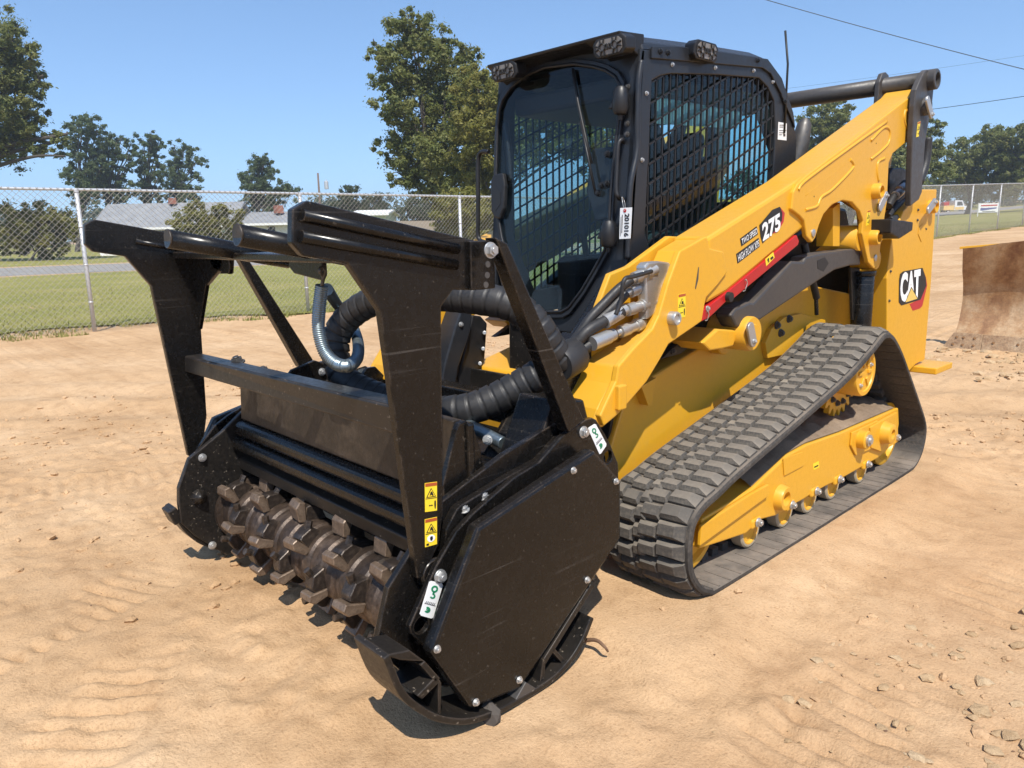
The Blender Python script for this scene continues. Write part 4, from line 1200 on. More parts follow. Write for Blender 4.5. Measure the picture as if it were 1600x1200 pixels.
# pillar edge tube on the left front corner, hinges and grab handles
tube('pillar_edge', [ux(a, b, CXL + 0.005) for a, b in ((1002, 95), (998, 124), (996, 180), (995, 236), (985, 290), (982, 360), (981, 405))], 0.014, CABM, cab)
def hinge(px, py, parent):
    p = dpt(px, py, -0.05)
    o = lathe('door_hinge', p + Vector((0, 0, 0.06)), (0, 0, -1), [(0, 0.022), (0.015, 0.032), (0.05, 0.036), (0.10, 0.036), (0.115, 0.028), (0.12, 0.012), (0.14, 0.010)], PLA, parent, 16)
    prism('hinge_arm', [p + Vector((-0.09, 0.02, -0.02)), p + Vector((0.03, 0.01, -0.03)), p + Vector((0.03, 0.01, 0.03)), p + Vector((-0.05, 0.02, 0.04))], (0, 0.02, 0), PLA, o, 0.004)
    return o
hinge(970, 158, LD); hinge(951, 366, LD)
for px, py in ((981, 136), (980, 193), (980, 210), (974, 345)):
    bolt('frame_bolt', dpt(px, py, -0.002), -DN, 0.011, GUN, front)
tube('grab_handle', [dpt(974, 222, 0.0), dpt(972, 218, -0.04), dpt(966, 226, -0.06), dpt(964, 260, -0.06), dpt(963, 296, -0.06), dpt(966, 308, -0.05), dpt(972, 312, 0.0)], 0.010, PLA, LD)
hx0 = CXR - 0.06
gp = [up(a, b, Vector((0, -1.2, 0)), Vector((0, 1, 0))) for a, b in ((764, 237), (752, 238), (747, 252), (747, 300), (747, 340), (748, 372), (762, 380))]
tube('grab_handle', gp, 0.012, PLA, LD)
# door latch on the right and wiper on the glass
lt = prism('door_latch', [dpt(a, b, -0.04) for a, b in ((766, 284), (771, 272), (785, 270), (788, 290), (786, 325), (780, 342), (772, 340), (767, 330))], DN * 0.03, PLA, LD, 0.008)
prism('latch_pocket', [dpt(a, b, -0.0415) for a, b in ((772, 292), (782, 300), (782, 318), (774, 330))], DN * 0.002, BPR, lt, 0)
tube('latch_strap', [dpt(788, 190, 0.02), dpt(795, 240, 0.03), dpt(798, 285, 0.03)], 0.02, PLA, LD)
w0, w1 = dpt(931, 304, -0.03), dpt(907, 190, -0.04); w2 = dpt(896, 108, -0.03)
wp = tube('wiper_arm', [w0, w1], 0.006, PLA, door, 8, 0)
bm = bmesh.new(); 
add_tube(bm, [dpt(895, 108, -0.022), dpt(903, 160, -0.026), dpt(915, 215, -0.026), dpt(924, 255, -0.022)], 0.008, 6)
from_bm('wiper_blade', bm, BPR, door)
for px, py in ((948, 287), (935, 302), (940, 290), (949, 241)):
    bolt('wiper_pivot', dpt(px, py, -0.02), -DN, 0.014, PLA, door)
prism('wiper_motor', [dpt(a, b, 0.03) for a, b in ((924, 232), (960, 228), (952, 340), (930, 345), (915, 300))], DN * 0.08, INTR, LD, 0.01)
# window guards: cut bars, vertical and inclined
def clip_seg(poly, p, d):
    """clip the line p + t d (2-D tuples) to a convex polygon"""
    t0, t1 = -1e9, 1e9; n = len(poly)
    area = sum(poly[i][0] * poly[(i + 1) % n][1] - poly[(i + 1) % n][0] * poly[i][1] for i in range(n))
    sg = 1 if area > 0 else -1
    for i in range(n):
        a, b = poly[i], poly[(i + 1) % n]
        nx, ny = -(b[1] - a[1]) * sg, (b[0] - a[0]) * sg
        den = d[0] * nx + d[1] * ny; num = (a[0] - p[0]) * nx + (a[1] - p[1]) * ny
        if abs(den) < 1e-9:
            if num > 0: return None
            continue
        t = num / den
        if den > 0: t0 = max(t0, t)
        else: t1 = min(t1, t)
    return (t0, t1) if t1 > t0 else None
def guard(name, poly3, x, parent, slope, pitch_v=0.053, pitch_s=0.088, th=0.0072, dep=0.010):
    poly = [(v.y, v.z) for v in poly3]
    bm = bmesh.new()
    ys = [a for a, b in poly]; zs = [b for a, b in poly]
    y = min(ys) + pitch_v * 0.5
    def bar(p, d):
        c = clip_seg(poly, p, d)
        if not c: return
        A = Vector((x, p[0] + d[0] * c[0], p[1] + d[1] * c[0])); B = Vector((x, p[0] + d[0] * c[1], p[1] + d[1] * c[1]))
        m = (A + B) / 2; L = (B - A).length; ang = math.atan2(d[1], d[0])
        add_box(bm, m, (dep, L, th), Matrix.Rotation(ang, 3, 'X'))
    while y < max(ys):
        bar((y, 0), (0.0, 1.0)); y += pitch_v
    y = min(zs) - 2.0
    while y < max(zs) + 2.0:
        bar((0, y), (1.0, slope)); y += pitch_s
    return from_bm(name, bm, PLA, parent)
a, b = ux(1017, 155.5, CXL), ux(1073, 123.5, CXL)
gslope = (b.z - a.z) / (b.y - a.y)
print('guard slope', gslope)
win_c = [win[0], win[2], win[4], win[6], win[8], win[9], win[10]]
guard('window_guard', win, CXL - 0.012, LD, gslope)
guard('window_guard', win, CXR + 0.012, LD, gslope)
glx = prism('side_glass', [tox(v, CXL - 0.028) for v in win], (-0.005, 0, 0), GLT, LD, 0)
prism('side_glass', [tox(v, CXR + 0.028) for v in win], (-0.005, 0, 0), GLT, LD, 0)
# rear wall with window, floor, roof lining, seat, levers and screens
ry = side_top[-1].y - 0.06
rear_o = [Vector((CXL - 0.036, ry, 1.1)), Vector((CXL - 0.036, ry, 2.10)), Vector((0.30, ry - 0.03, 2.34)), Vector((-0.22, ry - 0.03, 2.34)), Vector((CXR + 0.036, ry, 2.10)), Vector((CXR + 0.036, ry, 1.1))]
rear_h = [Vector((0.36, ry, 1.5)), Vector((0.36, ry, 2.02)), Vector((0.28, ry - 0.03, 2.24)), Vector((-0.20, ry - 0.03, 2.24)), Vector((-0.28, ry, 2.02)), Vector((-0.28, ry, 1.5))]
prism('cab_rear_wall', rear_o, (0, 0.03, 0), INTR, LD, 0, [rear_h])
prism('rear_glass', [v + Vector((0, 0.012, 0)) for v in rear_h], (0, 0.005, 0), GLT, LD, 0)
box('cab_floor', (0.04, -0.55, 1.08), (0.88, 1.15, 0.06), INTR, LD, 0)
box('roof_lining', (0.04, -0.62, 2.235), (0.84, 0.95, 0.10), INTR, LD, 0.02)
box('side_console', (0.31, -0.55, 1.33), (0.22, 0.85, 0.50), INTR, LD, 0.04)
box('side_console', (-0.29, -0.45, 1.27), (0.16, 0.7, 0.36), INTR, LD, 0.04)
box('seat_base', (0.03, -0.42, 1.25), (0.46, 0.48, 0.30), SEAT, LD, 0.06)
box('seat_back', (0.03, -0.16, 1.68), (0.44, 0.14, 0.62), SEAT, LD, 0.06, Matrix.Rotation(-0.12, 3, 'X'))
box('head_rest', (0.03, -0.10, 2.05), (0.22, 0.10, 0.16), SEAT, LD, 0.04, Matrix.Rotation(-0.12, 3, 'X'))
for x in (0.24, -0.20):
    tube('joystick', [(x, -0.72, 1.45), (x, -0.74, 1.56), (x - 0.01, -0.74, 1.66)], lambda i: 0.018 if i < 8 else 0.026, PLA, LD)
tube('seat_belt', [(0.2, -0.24, 1.4), (0.26, -0.22, 1.8), (0.24, -0.14, 2.1)], 0.018, BPR, LD)
p = dpt(880, 200, 0.35)
box('cab_pillar_post', (-0.02, ry - 0.02, 1.85), (0.05, 0.05, 0.7), PLA, LD, 0.01)
prism('sun_blind', [Vector((CXL - 0.05, -0.98, 2.19)), Vector((CXL - 0.05, -0.20, 2.19)), Vector((CXL - 0.05, -0.26, 2.10)), Vector((CXL - 0.05, -0.98, 2.07))], (-0.004, 0, 0), TAN, LD, 0)
# right hand work light, mirror, side decals
o = decal('paper_sticker', [ux(a, b, CXL) for a, b in ((1216, 190.5), (1229, 193), (1228.5, 219.5), (1215, 218))], (0.0015, 0, 0), WHT, cab)
for (u0, v0, u1, v1) in ((1217.5, 195, 1226, 196), (1217.5, 198, 1223, 199), (1217, 203.5, 1228, 204.3), (1217, 207, 1224, 207.8), (1217, 210, 1221, 211), (1223.5, 209, 1226.5, 213)):
    decal('sticker_print', [ux(u0, v0, CXL), ux(u1, v0, CXL), ux(u1, v1, CXL), ux(u0, v1, CXL)], (0.0028, 0, 0), GRYP, cab)
a = ux(1228, 99, 0.2)
ae0, ae1 = uy(1231, 100, 0.15), uy(1227, 48, 0.15)
tube('radio_aerial', [Vector((ae0.x, ae0.y, 2.1)), ae0, ae1], 0.006, BPR, LD, 6, 0)
# step, lower cab front and black front plates of the machine between the arms
prism('cab_toe_plate', [dxz(0.36, 1.17, 0.01), dxz(-0.28, 1.17, 0.01), dxz(-0.28, 0.85, 0.03), dxz(0.36, 0.85, 0.03)], (0, 0.05, 0), BLKD, LD, 0.01)
prism('front_plate', [Vector((0.55, -1.36, 0.86)), Vector((-0.55, -1.36, 0.86)), Vector((-0.5, -1.42, 0.36)), Vector((0.5, -1.42, 0.36))], (0, -0.02, 0), BLKD, LD, 0.006)
fs = prism('step_cover', [Vector((0.50, y, z)) for y, z in ((-1.28, 1.28), (-1.42, 1.16), (-1.44, 1.02), (-1.40, 0.86), (-1.24, 0.86), (-1.2, 1.3))], (-0.14, 0, 0), CABM, LD, 0.03)
sg = plate('cylinder_guard', [(722, 482), (738, 486), (735, 520), (716, 575), (706, 642), (682, 642), (695, 570), (712, 510)], -0.40, 0.13, CABM, LD, 0.008)
bolt('guard_bolt', ux(720, 507, -0.40), (1, 0, 0), 0.012, ZINC, sg)
bx = plate('valve_box', [(738, 492), (752, 494), (762, 505), (758, 560), (744, 612), (722, 640), (716, 590)], -0.46, 0.10, PLA, LD, 0.01)
for px, py in ((757, 520), (755, 545), (750, 568)):
    cyl('box_stud', ux(px, py, -0.455), ux(px, py, -0.435), 0.012, ZINC, bx, 8)

# coupler (quick hitch) frame that carries the mulching head
hf = prism('hitch_frame', [Vector((0.62, y, z)) for y, z in ((-1.78, 0.30), (-1.84, 0.32), (-1.80, 1.12), (-1.70, 1.18), (-1.62, 1.12), (-1.66, 0.34))], (-0.10, 0, 0), BLK, LD, 0.01); mirror(hf)
box('hitch_beam', (0, -1.72, 0.80), (1.04, 0.10, 0.12), BLK, LD, 0.01)
box('hitch_beam', (0, -1.74, 0.42), (1.04, 0.10, 0.12), BLK, LD, 0.01)
for s in (1,):
    tc = cyl('tilt_cylinder', (0.46 * s, -1.62, 1.02), (0.46 * s, -1.32, 1.30), 0.055, BLK, LD)
    cyl('tilt_rod', (0.46 * s, -1.70, 0.94), (0.46 * s, -1.60, 1.04), 0.028, ZINC, LD)

# ------------------------------------------------------------------ stock number tag hanging on the grab handle
tg_px = [(969, 325), (987.5, 324), (985, 372.5), (967.5, 373.5)]
TY = dpt(977, 350, -0.11).y
tgp = [uy(a, b, TY) for a, b in tg_px]
TG = thing('number_tag', 'white paper tag printed 201016 hanging from the handle beside the cab door', 'tag', tuple(tgp[3]))
card = prism('tag_card', tgp, (0, 0.0016, 0), WHT, TG, 0)
def tgat(u, v): return tgp[0].lerp(tgp[1], u).lerp(tgp[3].lerp(tgp[2], u), v)
lettering('201016', tgat(0.42, 0.19), tgat(0.42, 0.93), tgat(0.83, 0.19), (0, -0.0015, 0), BPR, card, 0.03)
lettering('STOCK No', tgat(0.12, 0.22), tgat(0.12, 0.86), tgat(0.22, 0.22), (0, -0.0015, 0), GRYP, card, 0.0) if False else None
decal('tag_print', [tgat(0.10, 0.28), tgat(0.13, 0.28), tgat(0.13, 0.9), tgat(0.10, 0.9)], (0, -0.0015, 0), GRYP, card)
decal('tag_print', [tgat(0.20, 0.22), tgat(0.25, 0.22), tgat(0.25, 0.8), tgat(0.20, 0.8)], (0, -0.0015, 0), GRYP, card)
rc = tgat(0.42, 0.09)
decal('tag_eyelet', [rc + Vector((0.008 * math.cos(k * 0.628), 0, 0.008 * math.sin(k * 0.628))) for k in range(10)], (0, -0.002, 0), REDP, card)
tube('tag_wire', [rc + Vector((0, -0.003, 0)), dpt(973, 318, -0.07), dpt(972, 308, -0.065), dpt(976, 316, -0.05), rc + Vector((0.004, -0.003, 0.004))], 0.0018, ZINC, TG, 5)

# ------------------------------------------------------------------ mulching head
MC = -0.113
MH = thing('mulching_head', 'black mulching head with rusty toothed rotor and tall push frame, on the loader', 'mulcher', (MC, -2.45, 0))
XL, XR = 0.839, -1.065
leg_yz = [(-3.041, 1.657), (-2.998, 1.679), (-2.42, 1.563), (-2.376, 1.548), (-2.398, 1.412), (-2.47, 1.415), (-2.53, 1.42), (-2.578, 1.372), (-2.603, 0.72), (-2.625, 0.62), (-2.69, 0.53), (-2.714, 0.532), (-2.795, 1.376), (-2.891, 1.515), (-3.021, 1.540), (-3.049, 1.572)]
pl_ = plate_yz('push_frame_plate', leg_yz, XL, 0.03, BLK, MH, 0.004)
pr_ = plate_yz('push_frame_plate', leg_yz, XR, 0.03, BLK, MH, 0.004)
# ribs along the plate faces
def rod(name, a, b, r, mat, parent, n=14):
    return cyl(name, a, b, r, mat, parent, n, 0)
for p0, p1 in (((472, 336), (715, 389)), ((470, 369), (713, 414))):
    a, b = ux(*p0, XL + 0.008), ux(*p1, XL + 0.008)
    rod('edge_rib', a, b, 0.016, BLK, pl_)
a, b = ux(212, 377, XR + 0.006), ux(292, 391, XR + 0.006); rod('edge_rib', a, b, 0.012, BLK, pr_)
# gussets at the plate corners, across the machine
for x0, x1, x2 in ((XL - 0.03, 0.52, 0.70), (XR, -0.70, -0.92)):
    prism('corner_gusset', [Vector((x0, -2.60, 1.50)), Vector((x1, -2.60, 1.50)), Vector((x1 + (x0 - x1) * 0.05, -2.60, 1.46)), Vector((x2, -2.60, 1.37)), Vector((x0, -2.60, 1.15))], (0, 0.02, 0), BLK, MH, 0.003)
cbm = box('cross_beam', (MC, -2.56, 1.514), (XL - XR - 0.03, 0.26, 0.03), BLK, MH, 0.006)
# round push bars
for px, py in ((262, 373), (371, 367)):
    e = uy(px, py, -2.93)
    pb = rod('push_bar', e, Vector((e.x, -2.44, e.z - 0.10)), 0.036, BLK, MH, 24)
    rod('push_bar_end', e + Vector((0, -0.002, 0)), e + Vector((0, 0.006, 0)), 0.0365, PANRUST, pb, 24)
# lugs below the beam
for xa, xb in ((-0.83, -0.63), (-0.07, 0.18)):
    prism('hanger_lug', [Vector((xa, -2.60, 1.51)), Vector((xa - 0.01, -2.60, 1.475)), Vector((xa + 0.03, -2.60, 1.45)), Vector((xb - 0.02, -2.60, 1.43)), Vector((xb, -2.60, 1.45)), Vector((xb, -2.60, 1.51))], (0, 0.02, 0), BLK, MH, 0.004)
# inclined braces from the frame top to the hood
def brace(x, w):
    a0, a1 = Vector((x, -2.40, 1.60)), Vector((x, -2.345, 1.58))
    b0, b1 = ux(890, 668, XL + 0.03), ux(905, 655, XL + 0.03)
    pts = [Vector((x, -2.395, 1.575)), Vector((x, -2.345, 1.555)), Vector((x, b1.y + 0.005, b1.z + 0.0)), Vector((x, b0.y - 0.025, b0.z - 0.01))]
    return prism('frame_brace', pts, (-w, 0, 0), BLK, MH, 0.005)
brL = brace(XL + 0.05, 0.055); brR = brace(XR - 0.03, 0.055)
p = ux(765.5, 391, XL + 0.05); bolt('brace_bolt', p, (1, 0, 0), 0.021, ZINC, brL)
for px, py in ((762, 413), (761, 430), (759, 445)):
    q = ux(px, py, XL + 0.05); lathe('bolt_hole', q, (1, 0, 0), [(0, 0.010), (0.002, 0.010), (0.002, 0.007)], GUN, brL, 12)
box('brace_head', (XL + 0.006, -2.42, 1.49), (0.02, 0.10, 0.15), BLK, brL, 0.004)
# lower front beam between the legs, a little higher on the machine's left
bl_ = [Vector((-1.10, -2.677, 1.03)), Vector((-1.10, -2.685, 0.952))]; br_ = [Vector((0.809, -2.742, 1.087)), Vector((0.809, -2.736, 0.995))]
bm = bmesh.new()
sec = lambda t, b: [t, b, b + Vector((0, 0.09, 0)), t + Vector((0, 0.09, 0))]
A = [bm.verts.new(v) for v in sec(*bl_)]; B = [bm.verts.new(v) for v in sec(*br_)]
for i in range(4): bm.faces.new((A[i], A[(i + 1) % 4], B[(i + 1) % 4], B[i]))
bm.faces.new(A); bm.faces.new(list(reversed(B)))
from_bm('front_beam', bm, BLKD, MH, 0.008)
# hood: lateral sections
HX0, HX1 = -0.955, 0.78
def lateral(name, yz, x0, x1, mat, parent, bev=0.006):
    return prism(name, [Vector((x1, y, z)) for y, z in yz], (x0 - x1, 0, 0), mat, parent, bev)
def yzat(px, py, x): v = ux(px, py, x); return (v.y, v.z)
pt = yzat(378, 608, -0.93); pb_ = yzat(377, 655, -0.93)
print('panel', pt, pb_)
lateral('hood_front_panel', [(pt[0], 0.98), (pb_[0], pb_[1]), (pb_[0] + 0.03, pb_[1] - 0.01), (pt[0] + 0.03, 0.98)], HX0 + 0.02, 0.735, PANRUST, MH)
l1 = yzat(378, 668, -0.93); l2 = yzat(377, 690, -0.93); l3 = yzat(383, 722, -0.93)
print('lips', l1, l2, l3)
lateral('hood_lip', [(l1[0] - 0.035, l1[1] - 0.03), (l1[0] - 0.035, l1[1] + 0.015), (l1[0] - 0.015, l1[1] + 0.035), (l1[0] + 0.05, l1[1] + 0.04), (l1[0] + 0.05, l1[1] - 0.03)], HX0 + 0.01, HX1, BLK, MH, 0.015)
lateral('hood_lip', [(l2[0] - 0.045, l2[1] - 0.03), (l2[0] - 0.045, l2[1] + 0.012), (l2[0] - 0.02, l2[1] + 0.03), (l2[0] + 0.06, l2[1] + 0.03), (l2[0] + 0.06, l2[1] - 0.03)], HX0 + 0.005, HX1, BLK, MH, 0.015)
lateral('hood_edge_bar', [(l3[0] - 0.02, l3[1] - 0.035), (l3[0] - 0.02, l3[1] + 0.02), (l3[0] + 0.04, l3[1] + 0.05), (l3[0] + 0.04, l3[1] - 0.035)], HX0, HX1, BLKD, MH, 0.006)
zl = l3[1]
# hood shell above and behind the rotor
lateral('hood_shell', [(pt[0] + 0.03, 0.97), (pt[0] + 0.03, zl), (-2.42, zl - 0.02), (-2.20, zl - 0.10), (-2.10, 0.30), (-2.08, 0.10), (-2.04, 0.10), (-2.05, 0.40), (-2.02, 0.60), (-2.10, 0.72), (-2.3, 0.76), (pt[0] + 0.06, 0.80), (pt[0] + 0.06, 0.97)], HX0 + 0.02, HX1, BLK, MH, 0.01)
lateral('rear_deck', [(-2.10, 0.72), (-2.0, 0.70), (-1.92, 0.56), (-1.90, 0.30), (-1.86, 0.30), (-1.86, 0.6), (-2.0, 0.74)], -0.70, 0.45, BLK, MH, 0.01)
# end fin of the front panel, ridge gussets behind it
plate('end_fin', [(713, 672), (717, 662), (728, 657), (740, 667), (752, 706), (757, 742), (757, 800), (700, 830), (692, 760)], 0.765, 0.025, BLK, MH, 0.004)
for sx in (1, -1):
    X1, X2 = 0.46, 0.66
    gp_ = [ux(a, b, X1) for a, b in ((752, 724), (808, 625), (822, 622), (845, 650), (838, 700), (800, 765), (752, 765))]
    cv = [ux(808, 625, X1), ux(812, 626, X1), ux(757, 724, X1), ux(752, 724, X1)]
    rt2 = [Vector((X2, v.y + 0.06, v.z - 0.05)) for v in (cv[0], cv[3])]
    top2 = [ux(808, 625, X1), ux(845, 650, X1) + Vector((0, 0.02, 0)), Vector((X2, ux(845, 650, X1).y + 0.04, ux(845, 650, X1).z - 0.04)), rt2[0]]
    fx = lambda v: Vector((v.x if sx > 0 else 2 * MC - v.x, v.y, v.z))
    prism('ridge_gusset', [fx(v) for v in gp_], (-0.02 * sx, 0, 0), BLK, MH, 0.003)
    prism('ridge_cover', [fx(v) for v in (cv[0], rt2[0], rt2[1], cv[3])], (0, 0.010, 0.006), BLK, MH, 0.003)
    prism('ridge_cover', [fx(v) for v in top2], (0, 0, 0.010), BLK, MH, 0.003)
prism('motor_guard', [Vector((0.80, y, z)) for y, z in ((-2.20, 0.70), (-2.05, 0.99), (-1.88, 0.96), (-1.80, 0.72), (-1.84, 0.55))], (-0.18, 0, 0), BLK, MH, 0.01)
bolt('hood_bolt', ux(762, 687, 0.60), (0.6, -0.8, 0.2), 0.016, ZINC, MH)
cyl('push_cylinder', (0.30, -2.10, 0.84), (0.60, -2.12, 0.80), 0.024, SPR, MH)
pcb = plate('hood_bracket', [(447, 590), (456, 578), (492, 563), (508, 568), (512, 592), (500, 600), (462, 598)], -0.75, 0.02, BLK, MH, 0.004)
bolt('hood_bolt', ux(503, 581, -0.75), (1, 0, 0), 0.017, ZINC, pcb)
bolt('hood_bolt', uy(372, 568, -2.60), (0, -0.3, 1), 0.028, GUN, MH); bolt('hood_bolt', uy(413, 582, -2.60), (0, -0.3, 1), 0.022, GUN, MH)

# side cheeks
def mirm(o, name=None): return mirror(o, MC)
inner_yz = [(-2.86, 0.34), (-2.80, 0.52), (-2.66, 0.66), (-2.60, 0.735), (-2.30, 0.84), (-2.05, 0.90), (-1.93, 0.88), (-1.84, 0.62), (-1.86, 0.40), (-2.02, 0.20), (-2.25, 0.06), (-2.50, 0.05), (-2.70, 0.13)]
ck = plate_yz('cheek_plate', inner_yz, 0.805, 0.025, BLK, MH, 0.004)
rck = plate_yz('cheek_plate', [yzat(a, b, -0.955) for a, b in ((295, 717), (279, 763), (279, 786), (283, 817), (305, 838), (335, 856), (356, 868))] + [(-2.3, 0.05), (-2.0, 0.2), (-1.88, 0.5), (-1.95, 0.86), (-2.2, 0.86)] + [yzat(a, b, -0.955) for a, b in ((377, 645), (347, 675))], -0.955, 0.03, BLKD, MH, 0.005)
for px, py in ((316, 715), (331.5, 852)):
    bolt('cheek_bolt', ux(px, py, -0.952), (1, 0, 0), 0.017, ZINC, rck)
lathe('cheek_stud', ux(310, 776, -0.955), (1, -0.1, 0.2), [(0, 0.04), (0.015, 0.036), (0.05, 0.012), (0.055, 0.003)], BLKD, rck, 8)
BKX = 0.865
bk_px = [(681, 886), (640, 979), (642, 990), (666, 1013), (720, 1040), (930, 900), (968, 800), (966, 724), (952, 690), (932, 656), (926, 653), (915, 656), (877, 683), (843, 722), (803, 747), (742, 800), (714, 830)]
hc1, hc2 = ux(659, 977, BKX), ux(950.5, 714, BKX)
bkp = [ux(a, b, BKX) for a, b in bk_px]
bk = prism('side_bracket', bkp, (-0.022, 0, 0), BLK, MH, 0.004, [list(reversed(circle_yz(BKX, hc1.y, hc1.z, 0.028))), list(reversed(circle_yz(BKX, hc2.y, hc2.z, 0.026)))])
bk2 = mirm(bk)
for px, py in ((687, 900), (911, 675)):
    q = ux(px, py, BKX)
    lathe('frame_bush', q - Vector((0.075, 0, 0)), (1, 0, 0), [(0, 0.045), (0.008, 0.05), (0.045, 0.05), (0.052, 0.045)], BLK, bk)
    bolt('frame_nut', q, (1, 0, 0), 0.019, ZINC, bk)
    bolt('frame_nut', Vector((2 * MC - q.x, q.y, q.z)), (1, 0, 0), 0.022, ZINC, bk2)
PX = 0.945
pan_px = [(748, 824), (929, 703), (971, 750), (971, 842), (926, 909), (813, 1078), (736, 1109), (673, 1022)]
pn = plate('side_cover', pan_px, PX, 0.055, BLK, MH, 0.014)
pn2 = mirm(pn)
for px, py in ((895.5, 735), (962, 752), (917, 906), (811, 1062), (682.5, 1014), (743, 1097)):
    bolt('cover_bolt', ux(px, py, PX), (1, 0, 0), 0.011, ZINC, pn)
for a, b in ((725, 797), (756, 777)):
    bolt('cheek_bolt', ux(a, b, 0.83) + Vector((0, 0, 0.0)), (0.2, -0.3, 1), 0.016, ZINC, ck)
bd = plate('guard_strip', [(714, 796), (720, 790), (803, 740), (843, 719), (877, 681), (880, 690), (846, 728), (806, 752), (740, 806), (700, 880), (694, 870), (697, 828)], 0.838, 0.033, BLK, MH, 0.004)
# hook decals
def hookdec(px4, parent, x=BKX):
    tl, tr, br, bl = [ux(a, b, x) for a, b in px4]
    def at(u, v): return tl.lerp(tr, u).lerp(bl.lerp(br, u), v)
    def oc(l): return [at(u, v) for u, v in ((0.12, 0), (0.88, 0), (1, 0.04), (1, 0.96), (0.88, 1), (0.12, 1), (0, 0.96), (0, 0.04))]
    decal('hook_decal', oc(0), (0.0012, 0, 0), WHT, parent)
    def arc(cu, cv, ru, rv, a0, a1, w, lvl=2):
        n = 14; o = []; i_ = []
        for k in range(n + 1):
            t = a0 + (a1 - a0) * k / n
            o.append(at(cu + ru * math.cos(t), cv + rv * math.sin(t))); i_.append(at(cu + (ru - w) * math.cos(t), cv + (rv - w * rv / ru) * math.sin(t)))
        decal('decal_hook', o + list(reversed(i_)), (0.0012 * lvl, 0, 0), GRNP, parent)
    arc(0.5, 0.20, 0.24, 0.10, 0, 6.2, 0.12); arc(0.5, 0.40, 0.20, 0.075, -1.5, 2.6, 0.11)
    decal('decal_hook', [at(0.44, 0.28), at(0.58, 0.28), at(0.56, 0.36), at(0.44, 0.36)], (0.0024, 0, 0), GRNP, parent)
    for k in range(6):
        u = 0.15 + 0.12 * k
        decal('decal_tick', [at(u, 0.63), at(u + 0.03, 0.63), at(u + 0.09, 0.57), at(u + 0.06, 0.57)], (0.0024, 0, 0), GRYP, parent)
    decal('decal_rule', [at(0.1, 0.635), at(0.9, 0.635), at(0.9, 0.65), at(0.1, 0.65)], (0.0024, 0, 0), GRYP, parent)
    arc(0.42, 0.80, 0.22, 0.085, -2.2, 2.4, 0.13); arc(0.42, 0.78, 0.10, 0.04, 0, 6.2, 0.06, 3)
hookdec([(671, 907), (692.5, 911.5), (676, 967), (655, 961)], bk)
hookdec([(918, 669), (930, 661.5), (948, 695), (937, 711)], bk)
warn([(663.5, 755), (682.5, 752.5), (682.5, 797.5), (664, 800)], XL, pl_, 0)
warn([(663.5, 811.5), (682.5, 807.5), (682.5, 850), (664, 855)], XL, pl_, 1)

# skids: bent strips with webs
sk_yz = [(-2.925, 0.40), (-2.878, 0.258), (-2.80, 0.155), (-2.72, 0.085), (-2.62, 0.03), (-2.50, 0.002), (-2.36, -0.006), (-2.22, 0.0), (-2.12, 0.035), (-2.05, 0.09), (-2.0, 0.16)]
skr_yz = [(-2.852, 0.315), (-2.81, 0.20), (-2.75, 0.115), (-2.68, 0.06), (-2.60, 0.02), (-2.50, 0.0)] + sk_yz[6:]
def skid(x0, x1, parent, yz=sk_yz):
    o_ = spline([Vector((x1, a, b)) for a, b in yz], 4)
    i_ = []
    for k, p in enumerate(o_):
        t = (o_[min(k + 1, len(o_) - 1)] - o_[max(k - 1, 0)]).normalized()
        i_.append(p + Vector((0, -t.z, t.y)) * 0.022)
    return prism('skid_shoe', o_ + list(reversed(i_)), (x0 - x1, 0, 0), BLKD, parent, 0.004)
sL = skid(0.79, 0.955, MH); sR = skid(-1.065, -0.972, MH, skr_yz)
box('skid_toe', (-1.018, -2.835, 0.275), (0.095, 0.045, 0.08), BLKD, sR, 0.006, Matrix.Rotation(0.35, 3, 'X'))
WX = 0.94
prism('skid_web', [ux(a, b, WX) for a, b in ((600, 1024), (640, 1016), (665, 1034), (626, 1032))], (-0.13, 0, 0), BLKD, sL, 0.004)
prism('skid_web', [ux(a, b, WX) for a, b in ((664, 1033), (688, 1060), (681, 1067), (657, 1040))], (-0.13, 0, 0), BLKD, sL, 0.003)
prism('skid_web', [ux(a, b, WX) for a, b in ((681, 1058), (689, 1064), (660, 1093), (652, 1088))], (-0.14, 0, 0), BLKD, sL, 0.003)
prism('skid_web', [ux(a, b, WX) for a, b in ((685, 1064), (690, 1066), (689, 1122), (685, 1118))], (-0.14, 0, 0), BLKD, sL, 0.003)
prism('skid_web', [ux(a, b, WX) for a, b in ((849, 1030), (853, 1032), (850, 1074), (844, 1068))], (-0.14, 0, 0), BLKD, sL, 0.003)
prism('skid_web', [ux(a, b, WX) for a, b in ((866, 1012), (884, 1032), (880, 1038), (862, 1018))], (-0.14, 0, 0), BLKD, sL, 0.003)
prism('skid_web', [ux(a, b, WX) for a, b in ((850, 1030), (924, 912), (929, 916), (853, 1038))], (-0.14, 0, 0), BLKD, sL, 0.003)
prism('wear_pad', [ux(a, b, 0.953) for a, b in ((806, 1094), (822, 1066), (842, 1078), (816, 1098))], (-0.10, 0, 0), GUN, sL, 0.003)

